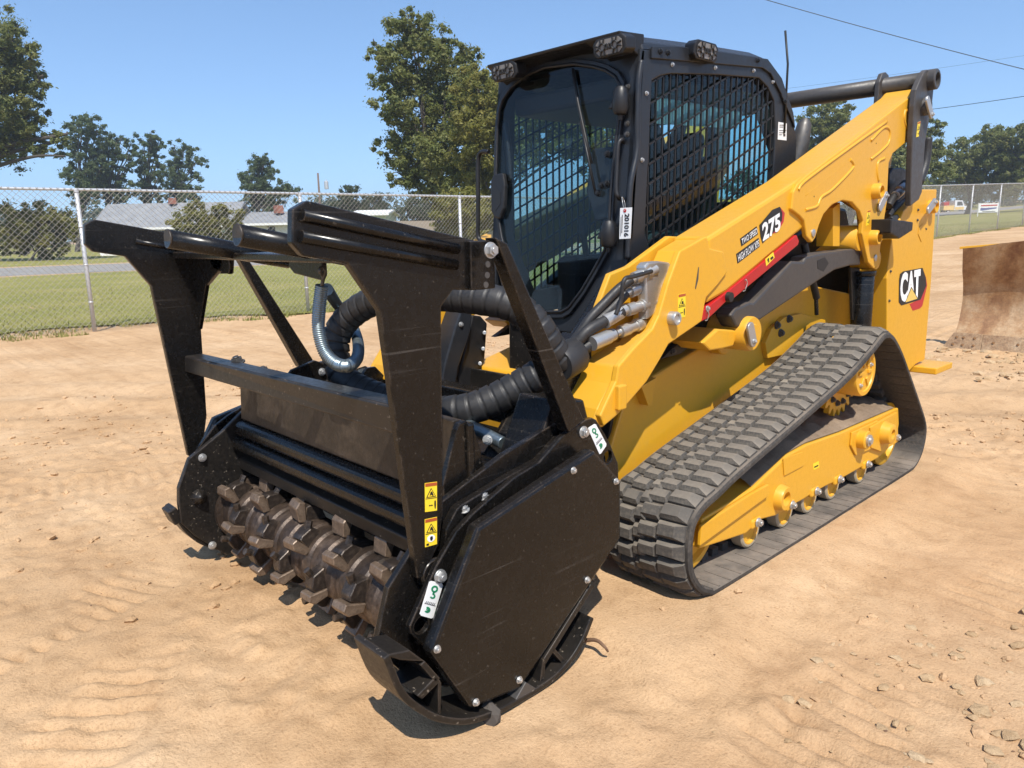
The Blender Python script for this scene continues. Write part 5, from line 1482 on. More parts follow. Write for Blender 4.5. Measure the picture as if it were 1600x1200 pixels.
# rotor with its cutter teeth
RY, RZ, RR = -2.50, 0.235, 0.130
rx0, rx1 = -0.95, 0.78
rng = random.Random(11)
prof = [(0, 0.03), (0, RR * 1.22), (0.025, RR * 1.22), (0.03, RR)]
x = 0.06
while x < rx1 - rx0 - 0.08:
    prof += [(x, RR), (x + 0.012, RR * 1.07), (x + 0.05, RR * 1.07), (x + 0.062, RR)]
    x += 0.098
prof += [(rx1 - rx0 - 0.03, RR), (rx1 - rx0 - 0.025, RR * 1.2), (rx1 - rx0, RR * 1.2), (rx1 - rx0, 0.03)]
rot = lathe('mulching_rotor', Vector((rx0, RY, RZ)), (1, 0, 0), prof, ROT, MH, 40)
def tooth_mesh():
    bm = bmesh.new()
    # holder wedge welded to the drum (local: x along the axis, y tangential (cutting way), z radial)
    h = [(-0.055, 0.0), (-0.040, 0.045), (-0.005, 0.058), (0.012, 0.056), (0.022, 0.0)]
    add_prism(bm, [Vector((-0.026, a, b)) for a, b in h], (0.052, 0, 0))
    me = bpy.data.meshes.new('cutter_tooth'); 
    nb = len(bm.faces)
    # cutter block with a chisel face
    t = [(0.018, 0.004), (0.016, 0.074), (0.036, 0.080), (0.052, 0.060), (0.044, 0.010)]
    add_prism(bm, [Vector((-0.034, a, b)) for a, b in t], (0.068, 0, 0))
    bmesh.ops.bevel(bm, geom=[e for e in bm.edges], offset=0.003, segments=1, affect='EDGES')
    # side cheek and bolt head behind
    add_cyl(bm, (0, -0.03, 0.035), (0, -0.062, 0.052), 0.013, n=6)
    bmesh.ops.recalc_face_normals(bm, faces=bm.faces)
    me.materials.append(TOOTH); me.materials.append(TIP)
    for f in bm.faces:
        if f.calc_center_median().y > 0.0145: f.material_index = 1
    bm.to_mesh(me); bm.free(); return me
tm = tooth_mesh()
NTEETH = 40
for i in range(NTEETH):
    x = rx0 + 0.06 + (rx1 - rx0 - 0.13) * i / (NTEETH - 1)
    ang = math.radians(i * 101.0 + 20 + rng.uniform(-5, 5))
    n = Vector((0, math.cos(ang), math.sin(ang))); t = Vector((0, -math.sin(ang), math.cos(ang)))
    if rng.random() < 2: t = t
    # rotor turns so that the teeth cut forwards and down at the front
    m = Matrix(((1, 0, 0), (0, t.y, n.y), (0, t.z, n.z))).to_4x4()
    m = m @ Matrix.Rotation(rng.uniform(-0.12, 0.12), 4, 'Z') @ Matrix.Scale(rng.uniform(1.18, 1.34), 4)
    m.translation = Vector((x, RY, RZ)) + n * (RR - 0.008)
    o = link('cutter_tooth', tm, None, rot); o.matrix_basis = m
# counter knives inside the hood
for k in range(9):
    box('counter_knife', (-0.80 + k * 0.185, -2.30, 0.42), (0.035, 0.05, 0.13), TOOTH, MH, 0.004, Matrix.Rotation(0.4, 3, 'X'))

# wrapped hydraulic hoses
def wrapped(name, pts, r, parent, pitch=0.052, mat=HOS):
    path = resample(spline(pts, 14), 0.0065)
    def rad(i):
        t = (i * 0.0065 / pitch) % 1.0
        return r * (1.0 - 0.13 * (t < 0.11) + 0.05 * (t - 0.5))
    bm = bmesh.new(); add_tube(bm, path, rad, 18)
    return from_bm(name, bm, mat, parent)
H = lambda px, py, y: uy(px, py, y)
wrapped('wrapped_hose', [H(884, 566, -1.80), H(862, 545, -1.86), H(838, 508, -1.92), H(806, 480, -1.97), H(762, 469, -2.02), H(704, 463, -2.06), H(648, 461, -2.10), H(592, 468, -2.16), H(552, 489, -2.20), H(528, 520, -2.24), H(525, 556, -2.26), H(538, 590, -2.26), H(572, 612, -2.24), H(620, 628, -2.2), H(660, 636, -2.16)], 0.064, MH)
wrapped('wrapped_hose', [H(660, 646, -2.14), H(700, 643, -2.12), H(740, 637, -2.06), H(780, 620, -1.98), H(820, 598, -1.90), H(856, 578, -1.84), H(884, 566, -1.78)], 0.066, MH)
q = H(886, 562, -1.79)
d = (H(905, 550, -1.7) - H(868, 572, -1.86)).normalized()
lathe('hose_collar', q - d * 0.06, d, [(0, 0.068), (0.012, 0.074), (0.11, 0.074), (0.12, 0.068)], HOS, MH, 20)
# steel spring sleeve looped from the beam lug
sp_pts = [uy(503, 446, -2.585), uy(499, 480, -2.59), uy(498, 515, -2.59), uy(507, 549, -2.585), uy(525, 568, -2.57), uy(545, 571, -2.54), uy(559, 556, -2.36), uy(558, 528, -2.14), uy(546, 500, -2.04), uy(527, 476, -2.14), uy(511, 452, -2.42)]
path = resample(spline(sp_pts, 14), 0.0021)
def srad(i): return 0.0235 * (1.0 + 0.09 * math.sin(2 * math.pi * i * 0.0021 / 0.0084))
bm = bmesh.new(); add_tube(bm, path, srad, 14)
spg = from_bm('spring_sleeve', bm, SPR, MH)
tube('spring_hook', [uy(503, 446, -2.60), uy(505, 432, -2.60), uy(500, 424, -2.62), uy(503, 418, -2.61), uy(508, 425, -2.60), uy(504, 438, -2.60)], 0.007, GUN, spg, 8)

# ------------------------------------------------------------------ land beyond the yard
lawn = band('lawn', -60, 260, 0.35, 26.0, 0.02, GRASS, 420, 20, 0.55)
road = band('road', -60, 320, 27.0, 40.0, 0.024, ASPH, 200, 6, 0.05)
band('road_shoulder', -60, 320, 25.6, 42.5, 0.015, DIRTD, 260, 6, 0.35, 5)
lawn2 = band('field', -90, 420, 42.2, 330.0, 0.02, GRASS, 200, 16, 0.5, 8)
# rough grass along the fence foot and over the lawn
def blades(name, a0, a1, b0, b1, count, h0, h1, mat, seed, falloff=True):
    rs_ = np.random.RandomState(seed)
    a = rs_.uniform(a0, a1, count); b = b0 + (b1 - b0) * (rs_.rand(count) ** (1.8 if falloff else 1.0))
    x = FA.x + FD.x * a + FN.x * b; y = FA.y + FD.y * a + FN.y * b
    keep = (vnoise(x * 0.9, y * 0.9, 61) + 0.6 * vnoise(x * 3, y * 3, 62) > 0.55 - 0.25 * np.clip(b - 0.6, -1.2, 1.5))
    x, y, b = x[keep], y[keep], b[keep]; count = len(x)
    z = base_np(x, y)
    h = rs_.uniform(h0, h1, count) * (0.5 + fbm(x * 0.8, y * 0.8, 3, 60) + 0.5)
    th = rs_.uniform(0, 6.283, count); ln = rs_.uniform(0.1, 0.7, count) * h; w = rs_.uniform(0.006, 0.012, count) * 1.3
    dx, dy = np.cos(th), np.sin(th)
    v = np.empty((count, 3, 3))
    v[:, 0] = np.stack([x - dy * w, y + dx * w, z - 0.01], -1)
    v[:, 1] = np.stack([x + dy * w, y - dx * w, z - 0.01], -1)
    v[:, 2] = np.stack([x + dx * ln, y + dy * ln, z + h], -1)
    return tri_mesh(name, v.reshape(-1, 3), 3, mat)
def tri_mesh(name, co, k, mat, parent=None):
    n = len(co) // k
    me = bpy.data.meshes.new(name)
    me.vertices.add(len(co)); me.vertices.foreach_set('co', np.ascontiguousarray(co, dtype=np.float32).ravel())
    me.loops.add(len(co)); me.loops.foreach_set('vertex_index', np.arange(len(co), dtype=np.int32))
    me.polygons.add(n); me.polygons.foreach_set('loop_start', np.arange(n, dtype=np.int32) * k); me.polygons.foreach_set('loop_total', np.full(n, k, dtype=np.int32))
    me.update(calc_edges=True)
    return link(name, me, mat, parent)
g = blades('grass', -12, 60, -0.5, 14.0, 110000, 0.025, 0.085, BLADEG, 4); g['kind'] = 'stuff'
# bare sand and litter strip just inside the fence

# ------------------------------------------------------------------ chain link fence
def fence(name, label, a0, a1, step, cell, group=None):
    org = FA + FD * a0
    t = thing(name, label, 'fence', (org.x, org.y, ground(org.x, org.y)))
    def at(a, h):
        p = FA + FD * a; return Vector((p.x, p.y, ground(p.x, p.y) + h))
    n = int((a1 - a0) / step)
    me = None
    for i in range(n + 1):
        a = a0 + i * step
        o = cyl('post', at(a, -0.1), at(a, FH - 0.02), 0.036, GALV, t, 12, 0)
        lathe('post_cap', at(a, FH - 0.05) , (0, 0, 1), [(0, 0.042), (0.05, 0.042), (0.07, 0.02)], GALV, o, 10)
        for h in (0.5, 1.15, 1.8):
            cyl('tie_band', at(a, h), at(a, h + 0.03), 0.040, GALV, o, 10, 0)
    bm = bmesh.new()
    path = [at(a0 + (a1 - a0) * k / 30, FH) for k in range(31)]
    add_tube(bm, path, 0.024, 8)
    from_bm('top_rail', bm, GALV, t)
    # woven wires: two families of zigzag wires, each twisting round its neighbours
    bm_co = []
    H0, H1 = 0.03, FH + 0.03
    L = a1 - a0; k = -int((H1 - H0) / cell) - 1
    V = []
    def wire(p, q, r):
        d = (q - p).normalized(); u, v, _ = frame_of(d)
        c = [u * r, (u * -0.5 + v * 0.866) * r, (u * -0.5 - v * 0.866) * r]
        for i in range(3):
            j = (i + 1) % 3
            V.extend([p + c[i], p + c[j], q + c[j], q + c[i]])
    asp = 1.0
    N = int(L / cell) + 1
    hh = (H1 - H0) / asp
    for k in range(-int(hh / cell) - 1, N):
        s = a0 + k * cell
        for sg in (1, -1):
            # rises from (s, H0) to (s + hh, H1) or falls
            u0, u1 = max(s, a0), min(s + hh, a1)
            if u1 - u0 < 0.02: continue
            h0_, h1_ = (u0 - s) * asp, (u1 - s) * asp
            if sg < 0: h0_, h1_ = hh * asp - h0_, hh * asp - h1_
            off = FN * (0.004 * sg - 0.03)
            wire(at(u0, H0 + h0_) + off, at(u1, H0 + h1_) + off, 0.0032)
    o = tri_mesh('chain_link_mesh', np.array([list(v) for v in V]), 4, WIRE, t); 
    o.matrix_parent_inverse = Matrix.Translation(-Vector(t.location))
    return t
fence('chain_link_fence', 'tall galvanised chain link fence running along the yard edge behind the loader', -8.3, 68.0, 4.05, 0.10)

# ------------------------------------------------------------------ trees
def leaves(centers, radii, per, size, seed, flat_=0.75):
    rs_ = np.random.RandomState(seed)
    c = np.repeat(np.array(centers), per, axis=0); r = np.repeat(np.array(radii), per)
    n = len(c)
    d = rs_.normal(size=(n, 3)); d /= np.linalg.norm(d, axis=1)[:, None]
    rad = r * 1.12 * rs_.rand(n) ** 0.6
    p = c + d * rad[:, None] * np.array([1, 1, flat_])
    # leaf normals lean outward and up
    nn = d + np.array([0, 0, 0.6]) + rs_.normal(size=(n, 3)) * 0.7; nn /= np.linalg.norm(nn, axis=1)[:, None]
    a = np.cross(nn, rs_.normal(size=(n, 3))); a /= np.linalg.norm(a, axis=1)[:, None]
    b = np.cross(nn, a)
    s = size * rs_.uniform(0.6, 1.35, n)[:, None]
    co = np.stack([p - a * s, p + b * s * 0.45, p + a * s, p - b * s * 0.45], 1).reshape(-1, 3)
    return co
def tree(name, label, cat, base_px, depth, lobes, leaf=0.14, mat=None, seed=1, trunk_r=0.22, clump=0.34, nclump=26, per=60, group=None, lean=0.0, zspread=0.8, limbs=True, trunk_top=None):
    rr = random.Random(seed)
    bp = dr(depth, depth * (base_px - 800) / FPX); base = Vector((bp.x, bp.y, ground(bp.x, bp.y)))
    t = thing(name, label, cat, tuple(base), group)
    C_, R_ = [], []; L3 = []
    for (px, py, rp) in lobes:
        r = rp * depth / FPX
        c = bgh(px, py, depth + rr.uniform(-1, 1) * r * zspread)
        L3.append((c, r))
        nc = max(5, int(2.1 * nclump * (rp / 40.0) ** 1.6))
        for k in range(nc):
            v = Vector((rr.gauss(0, 1), rr.gauss(0, 1), rr.gauss(0, 1))).normalized() * r * (0.25 + 0.95 * rr.random() ** 0.6)
            v.z *= 0.85
            C_.append(list(c + v)); R_.append(r * clump * rr.uniform(0.30, 0.85))
    co = leaves(C_, R_, int(per * 1.8), leaf * 0.78, seed)
    co2 = leaves(C_, [q * 1.9 for q in R_], max(6, int(per * 0.45)), leaf * 0.78, seed + 500)
    co = np.concatenate([co, co2])
    cr = tri_mesh('crown', co, 4, mat or LEAF, t)
    # trunk with limbs reaching into the lobes
    bm = bmesh.new()
    if trunk_top: top = bgh(trunk_top[0], trunk_top[1], depth)
    else: top = sum((c for c, r in L3), Vector()) / len(L3)
    mid = base.lerp(top, 0.5) + Vector((rr.uniform(-.2, .2), rr.uniform(-.2, .2), 0))
    tp = spline([base - Vector((0, 0, 0.3)), base.lerp(mid, 0.4), mid, top], 6)
    n = len(tp)
    add_tube(bm, tp, lambda i: trunk_r * (1.25 - 1.0 * i / n) if i > 1 else trunk_r * 1.35, 9)
    if limbs:
        for c, r in L3:
            k = min(n - 2, int(n * rr.uniform(0.35, 0.8)))
            st = tp[k]
            if c.z < st.z: st = tp[max(2, int(k * 0.6))]
            m = st.lerp(c, 0.5) + Vector((0, 0, (c - st).length * 0.08))
            lp_ = spline([st, m, c, c + (c - m) * 0.15], 5)
            r0 = trunk_r * 0.45 * rr.uniform(0.7, 1.1)
            add_tube(bm, lp_, lambda i: r0 * (1 - 0.85 * i / len(lp_)) + 0.008, 6)
            for q in range(4):
                s = lp_[rr.randrange(len(lp_) // 3, len(lp_) - 1)]
                v = Vector((rr.gauss(0, 1), rr.gauss(0, 1), rr.gauss(0.4, 1))).normalized() * r * rr.uniform(0.3, 0.6)
                tw_ = spline([s, s + v * 0.5 + Vector((0, 0, 0.1)), s + v], 3)
                add_tube(bm, tw_, lambda i: r0 * 0.3 * (1 - 0.85 * i / len(tw_)) + 0.006, 4)
    from_bm('trunk', bm, BARK, t)
    return t
# big pecan behind the cab
tree('pecan_tree', 'tall loose green tree standing behind the fence left of the cab', 'tree', 700, 50, [(650, 55, 38), (612, 110, 34), (655, 110, 45), (700, 105, 36), (590, 78, 16), (620, 165, 32), (665, 180, 50), (715, 165, 45), (745, 150, 40), (610, 225, 22), (655, 240, 42), (705, 235, 50), (750, 215, 45), (625, 272, 26), (670, 285, 36), (720, 285, 38), (640, 40, 22), (730, 90, 20), (690, 70, 24), (760, 270, 36)], 0.15, LEAF, 11, 0.23, 0.32, 24, 60, trunk_top=(655, 150))
tree('pecan_tree', 'broad olive green tree whose left half shows between the tall tree and the cab', 'tree', 790, 46, [(745, 135, 30), (770, 165, 45), (745, 200, 40), (790, 220, 50), (830, 150, 40), (850, 200, 50), (740, 250, 32), (900, 170, 50), (950, 220, 55), (760, 290, 30)], 0.15, LEAFY, 17, 0.22, 0.32, 24, 55, trunk_top=(800, 160))
tree('willow_bush', 'bright yellow green bush behind the fence, next to the left edge of the cab', 'shrub', 718, 30, [(700, 325, 24), (725, 318, 26), (745, 330, 26), (705, 355, 22), (735, 360, 26), (765, 350, 26)], 0.10, LEAFY, 21, 0.06, 0.36, 40, 60, limbs=False)
# big oak at the left edge
tree('oak_tree', 'large oak at the left edge reaching a low limb over the fence', 'tree', -90, 60, [(12, 72, 34), (45, 95, 22), (20, 125, 38), (55, 130, 22), (15, 170, 36), (50, 178, 20), (15, 205, 34), (45, 218, 30), (75, 225, 22), (92, 212, 10), (-40, 60, 60), (-60, 150, 80), (-40, 220, 60), (-120, 100, 80), (-150, 200, 70), (20, 50, 16)], 0.16, LEAF, 31, 0.55, 0.28, 24, 60, trunk_top=(-80, 120))
lb = bpy.data.objects['oak_tree']
bm = bmesh.new()
pth = spline([bgh(-90, 300, 60), bgh(-30, 268, 60), bgh(10, 255, 60), bgh(45, 246, 59.5), bgh(72, 243, 59), bgh(102, 244, 59)], 6)
add_tube(bm, pth, lambda i: 0.20 * (1 - 0.85 * i / len(pth)) + 0.02, 7)
from_bm('low_limb', bm, BARK, lb)
# pines
def pine(px, top, depth, w, seed, lab):
    rr = random.Random(seed)
    lob = []
    H = 330 - top
    for k in range(22):
        f = k / 21
        y = top + 8 + f * H * 0.80
        ww = w * (0.30 + 0.80 * math.sin(math.pi * min(1, 0.22 + f * 0.62)))
        sgn = 1 if k % 2 else -1
        lob.append((px + sgn * ww * rr.uniform(0.05, 0.75), y, w * rr.uniform(0.34, 0.55)))
    tree('pine_tree', lab, 'tree', px + rr.uniform(-4, 4), depth, lob, 0.22, LEAFP, seed, 0.26, 0.40, 26, 48, trunk_top=(px, top + 14))
pine(137, 183, 105, 34, 41, 'tallest dark pine on the left, beside the oak')
pine(182, 208, 108, 32, 42, 'second dark pine from the left, close against the tallest pine')
pine(237, 205, 112, 26, 43, 'open crowned pine left of the middle of the far pine group')
pine(282, 224, 118, 32, 44, 'bushy pine on the right of the far pine group above the house roof')
pine(410, 241, 112, 30, 45, 'lone round topped pine above the lower house roof')
tree('low_pine', 'small dark tree leaning right of the lone pine, above the house', 'tree', 445, 115, [(440, 292, 14), (455, 300, 16), (430, 310, 18), (410, 322, 18)], 0.24, LEAFP, 47, 0.15, 0.4, 40, 40)
# shrubs and small trees by the house
tree('leafy_shrub', 'rounded green shrub behind the fence at the far left', 'shrub', 62, 62, [(30, 352, 34), (65, 345, 32), (95, 355, 26), (20, 375, 26), (60, 378, 28), (95, 380, 20), (120, 365, 14)], 0.17, LEAFY, 51, 0.1, 0.34, 30, 60)
tree('leafy_shrub', 'spreading olive shrub in front of the grey roofed house', 'shrub', 322, 66, [(290, 345, 24), (325, 338, 26), (355, 345, 22), (300, 362, 24), (335, 362, 26), (365, 360, 14)], 0.17, LEAFY, 52, 0.1, 0.34, 32, 60)
for k, (px, py, r, lab) in enumerate(((548, 308, 18, 'small round tree right of the utility pole'), (585, 318, 16, 'low bushy tree left of the pale green shed roof'), (655, 325, 20, 'small tree behind the plank fence'), (428, 352, 10, 'clipped shrub below the lower roof'), (395, 356, 9, 'clipped shrub at the white wall'))):
    tree('small_tree', lab, 'tree', px, 90, [(px, py, r), (px + r * 0.8, py + r * 0.5, r * 0.8), (px - r * 0.8, py + r * 0.5, r * 0.8), (px, py + r, r)], 0.2, LEAFF, 60 + k, 0.1, 0.4, 46, 44, limbs=False)
# trees on the right
tree('pecan_tree', 'tree whose top shows between the cab and the loader arm', 'tree', 1320, 80, [(1285, 185, 30), (1310, 180, 24), (1270, 210, 26), (1300, 215, 34), (1345, 230, 36), (1400, 245, 36), (1440, 235, 34), (1458, 200, 16), (1455, 250, 26), (1470, 270, 20), (1380, 290, 50)], 0.22, LEAF, 71, 0.3, 0.34, 28, 50)
tree('pecan_tree', 'wide spreading olive tree beyond the fence, left of the two at the right edge', 'tree', 1500, 100, [(1490, 255, 22), (1515, 235, 26), (1505, 275, 28), (1540, 260, 30), (1545, 225, 26), (1535, 290, 24), (1570, 285, 24), (1480, 285, 16), (1570, 240, 26)], 0.26, LEAF, 72, 0.34, 0.34, 32, 50, trunk_top=(1530, 260))
tree('pecan_tree', 'wide spreading olive tree cut by the right edge of the photo', 'tree', 1605, 96, [(1590, 212, 26), (1575, 255, 26), (1605, 250, 34), (1630, 220, 34), (1595, 285, 24), (1640, 275, 30), (1560, 215, 20)], 0.26, LEAF, 73, 0.36, 0.34, 32, 50, trunk_top=(1600, 240))
# distant wood
rs_ = random.Random(9)
C_, R_ = [], []
for k in range(700):
    px = rs_.uniform(-120, 1720)
    d = rs_.uniform(170, 230)
    g_ = dr(d, d * (px - 800) / FPX); gz = ground(g_.x, g_.y)
    hmax = 7 + 4 * math.sin(px * 0.013) + 2.5 * math.sin(px * 0.05 + 1) + (3 if px > 1420 else 0)
    C_.append([g_.x, g_.y, gz + rs_.uniform(0.3, max(2, hmax))]); R_.append(rs_.uniform(1.4, 3.0))
o = tri_mesh('far_wood', leaves(C_, R_, 110, 0.5, 5), 4, LEAFF); o['kind'] = 'stuff'

# ------------------------------------------------------------------ houses beyond the road
def bz(px, py, d): return bgh(px, py, d)
def house(name, label, d, x0, x1, ridge, eave, deep, roofmat, wallmat, gable_left=True):
    """gable roofed house, ridge across the view; px values measured in the photo"""
    g0 = dr(d, d * (x0 - 800) / FPX); g1 = dr(d, d * (x1 - 800) / FPX)
    X_ = (g1 - g0); L = X_.length; X_ = X_ / L; N_ = Vector((-X_.y, X_.x, 0))
    if N_.dot(HV) < 0: N_ = -N_
    zr = bgh((x0 + x1) / 2, ridge, d + deep / 2).z; ze = bgh((x0 + x1) / 2, eave, d).z
    z0 = min(ground(g0.x, g0.y), ground(g1.x, g1.y)) - 0.1
    t = thing(name, label, 'house', (g0.x, g0.y, z0))
    def P(u, v, z): return Vector((g0.x, g0.y, 0)) + X_ * u + N_ * v + Vector((0, 0, z))
    ov = 0.45
    prof = [P(0.3, 0.3, z0), P(0.3, deep - 0.3, z0), P(0.3, deep - 0.3, ze), P(0.3, deep / 2, zr - 0.25), P(0.3, 0.3, ze)]
    wl = prism('wall', prof, X_ * (L - 0.6), wallmat, t, 0)
    rf = prism('roof', [P(-ov * 0.3, -ov, ze - 0.12), P(-ov * 0.3, deep / 2, zr), P(-ov * 0.3, deep + ov, ze - 0.12), P(-ov * 0.3, deep + ov, ze - 0.3), P(-ov * 0.3, deep / 2, zr - 0.2), P(-ov * 0.3, -ov, ze - 0.3)], X_ * (L + ov * 0.6), roofmat, t, 0)
    prism('fascia', [P(-0.2, -ov - 0.04, ze - 0.32), P(L + 0.2, -ov - 0.04, ze - 0.32), P(L + 0.2, -ov - 0.04, ze - 0.1), P(-0.2, -ov - 0.04, ze - 0.1)], N_ * -0.04, WALLW, t, 0)
    u = 1.2
    while u < L - 1.6:
        w = prism('window', [P(u, 0.3, z0 + 0.95), P(u + 0.9, 0.3, z0 + 0.95), P(u + 0.9, 0.3, ze - 0.35), P(u, 0.3, ze - 0.35)], N_ * -0.03, WALLW, t, 0)
        prism('pane', [P(u + 0.08, 0.27, z0 + 1.03), P(u + 0.82, 0.27, z0 + 1.03), P(u + 0.82, 0.27, ze - 0.43), P(u + 0.08, 0.27, ze - 0.43)], N_ * -0.01, WINM, w, 0)
        u += 2.6
    return t, P, rf, L, zr
h1, P1, rf1, L1, zr1 = house('house', 'white house with a plain grey gable roof behind the olive shrub', 75, 164, 378, 317, 353, 7.5, ROOFM, WALLW)
box('chimney', P1(L1 * 0.49, 3.2, zr1 + 0.15), (0.6, 0.6, 0.6), BRICK, rf1, 0)
h2, P2, rf2, L2, zr2 = house('house', 'white house with the lower grey roof and brick chimney just left of the push frame', 77, 372, 470, 331, 347, 6.5, ROOFM, WALLW)
box('chimney', P2(L2 * 0.70, 2.2, zr2 + 0.2), (0.8, 0.7, 0.8), BRICK, rf2, 0)
h3, P3, rf3, L3_, zr3 = house('shed', 'pale green metal shed with a flat white eave behind the push frame', 84, 560, 616, 328, 332, 8, WALLW, WALLG)
h3['category'] = 'shed'
# plank fence
fp = thing('plank_fence', 'weathered grey plank fence below the small trees behind the push frame', 'fence', tuple(dr(70, 70 * (620 - 800) / FPX)))
k = 0
a_, b_ = dr(70, 70 * (614 - 800) / FPX), dr(74, 74 * (700 - 800) / FPX)
Lf = (b_ - a_).length; D_ = (b_ - a_) / Lf
ztop = bgh(650, 345, 71).z
pm = None
nb = int(Lf / 0.16)
for k in range(nb):
    c = a_ + D_ * (k * 0.16)
    if pm is None:
        bm = bmesh.new(); add_box(bm, (0, 0, ztop / 2), (0.15, 0.025, ztop), None)
        pm = bpy.data.meshes.new('plank'); bmesh.ops.recalc_face_normals(bm, faces=bm.faces); bm.to_mesh(pm); bm.free(); pm.materials.append(WOODF)
    o = link('plank', pm, None, fp); o.matrix_basis = Matrix.Translation((c.x, c.y, (k * 7 % 5) * 0.006)) @ Matrix.Rotation(math.atan2(D_.y, D_.x), 4, 'Z')
for h in (0.4, ztop - 0.4):
    cyl('rail', a_ + FN * 0.06 + Vector((0, 0, h)), b_ + FN * 0.06 + Vector((0, 0, h)), 0.05, WOODF, fp, 6, 0)
# utility pole with its transformer
ub = dr(95, 95 * (514 - 800) / FPX)
upz = bgh(514, 270, 95).z
UP = thing('utility_pole', 'slim wooden utility pole with a transformer can above the roofs', 'utility pole', (ub.x, ub.y, 0))
cyl('pole', ub, ub + Vector((0, 0, upz)), 0.16, WOODP, UP, 10, 0, 0.11)
tq = bgh(510, 289, 95)
lathe('transformer', tq + Vector((0, 0, -0.5)), (0, 0, 1), [(0, 0.22), (0.02, 0.26), (0.9, 0.26), (0.95, 0.2), (1.0, 0.06), (1.15, 0.05)], GALV, UP, 14)
# overhead wires
def wire(name, label, a, b, da, db, sag, r):
    A, B = bgh(*a, da), bgh(*b, db); m = (A + B) / 2 - Vector((0, 0, sag))
    o = tube(name, [A, A.lerp(m, 0.5) - Vector((0, 0, sag * 0.25)), m, m.lerp(B, 0.5) - Vector((0, 0, sag * 0.25)), B], r, BPR, None, 6)
    tag(o, label, 'power line'); return o
wire('overhead_wire', 'dark overhead wire falling from the top edge to the right edge of the sky', (1090, -32), (1760, 147), 40, 34, 0.15, 0.017)
wire('overhead_wire', 'dark overhead wire climbing gently to the right from behind the loader arm', (1380, 180), (1760, 125), 60, 44, 0.1, 0.02)
wire('overhead_wire', 'faint thin overhead wire crossing the sky above the loader arm', (1040, 160), (1760, 62), 90, 70, 0.3, 0.010)

# ------------------------------------------------------------------ yard neighbours on the right
EDGE = rustmat('worn_edge_steel', (0.22, 0.12, 0.06), (0.36, 0.23, 0.125), (0.47, 0.34, 0.21), 0.5, 5, 0.2)
# rusty dozer blade
b0 = ug(1474, 543); b1 = ug(1602, 552)
BD = Vector((b1.x - b0.x, b1.y - b0.y, 0)).normalized(); BN = Vector((BD.y, -BD.x, 0))
if BN.dot(HV) > 0: BN = -BN
dB = depth_of(b0.x, b0.y)
bh = bgh(1500, 388, dB).z
BLD = thing('dozer_blade', 'big rust brown curved dozer blade standing on the dirt at the right edge', 'dozer blade', (b0.x, b0.y, 0))
sec_ = [(0.0, 0.0), (-0.045, 0.10), (-0.08, 0.19), (-0.155, 0.27), (-0.22, 0.36), (-0.27, 0.47), (-0.29, 0.6), (-0.27, 0.74), (-0.21, 0.87), (-0.13, 0.98), (-0.04, bh), ]
WB = 3.2
bm = bmesh.new(); rows = []
for u in (0.10, 0.12, 0.3, 0.5, 0.75, 1.2, 1.8, 2.4, WB):
    dz = 0.09 * sstep(0.1, 0.75, u)
    row = [b0 + BD * u + BN * o_ + Vector((0, 0, z + (dz * max(0, k - 6) / 4) - b0.z)) for k, (o_, z) in enumerate(sec_) if z >= 0.19]
    back = [p - BN * 0.03 for p in reversed(row)]
    rows.append([bm.verts.new(p) for p in row + back])
for a, b in zip(rows, rows[1:]):
    n = len(a)
    for i in range(n):
        f = bm.faces.new((a[i], a[(i + 1) % n], b[(i + 1) % n], b[i])); f.smooth = True
bm.faces.new(rows[0]); bm.faces.new(list(reversed(rows[-1])))
mb = sm(from_bm('moldboard', bm, BLADE, BLD), 40)
P_ = lambda u, o_, z: b0 + BD * u + BN * o_ + Vector((0, 0, z - b0.z))
for k, (u0, u1) in enumerate(((0.42, 1.5), (1.51, 2.6))):
    ce = prism('cutting_edge', [P_(u0, 0.01, 0.0), P_(u1, 0.01, 0.0), P_(u1, -0.065, 0.20), P_(u0, -0.065, 0.20)], -BN * 0.025, EDGE, BLD, 0.003)
    for j in range(4):
        bolt('plow_bolt', P_(u0 + 0.12 + 0.26 * j, -0.03, 0.11), BN, 0.014, BLADE, ce)
eb = prism('end_bit', [P_(-0.02, 0.012, 0.0), P_(0.415, 0.012, 0.0), P_(0.415, -0.064, 0.205), P_(0.09, -0.064, 0.205)], -BN * 0.03, EDGE, BLD, 0.003)
for (u, z) in ((0.13, 0.15), (0.21, 0.15), (0.33, 0.15), (0.10, 0.06), (0.21, 0.06), (0.33, 0.06)):
    bolt('plow_bolt', P_(u, 0.012 - 0.076 * z / 0.205 + 0.001, z), BN, 0.014, BLADE, eb)
prism('top_cap', [P_(0.06, -0.05, bh - 0.01), P_(0.5, -0.05, bh + 0.03), P_(0.5, -0.12, bh + 0.03), P_(0.06, -0.12, bh - 0.01)], (0, 0, 0.03), YEL, BLD, 0.004)
prism('side_rib', [P_(0.11, -0.05, bh), P_(0.11, -0.28, 0.76), P_(0.11, -0.30, 0.55), P_(0.11, -0.23, 0.35), P_(0.11, -0.10, 0.2), P_(0.11, -0.30, 0.2), P_(0.11, -0.38, 0.5), P_(0.11, -0.32, 0.9)], BD * 0.03, BLADE, BLD, 0)
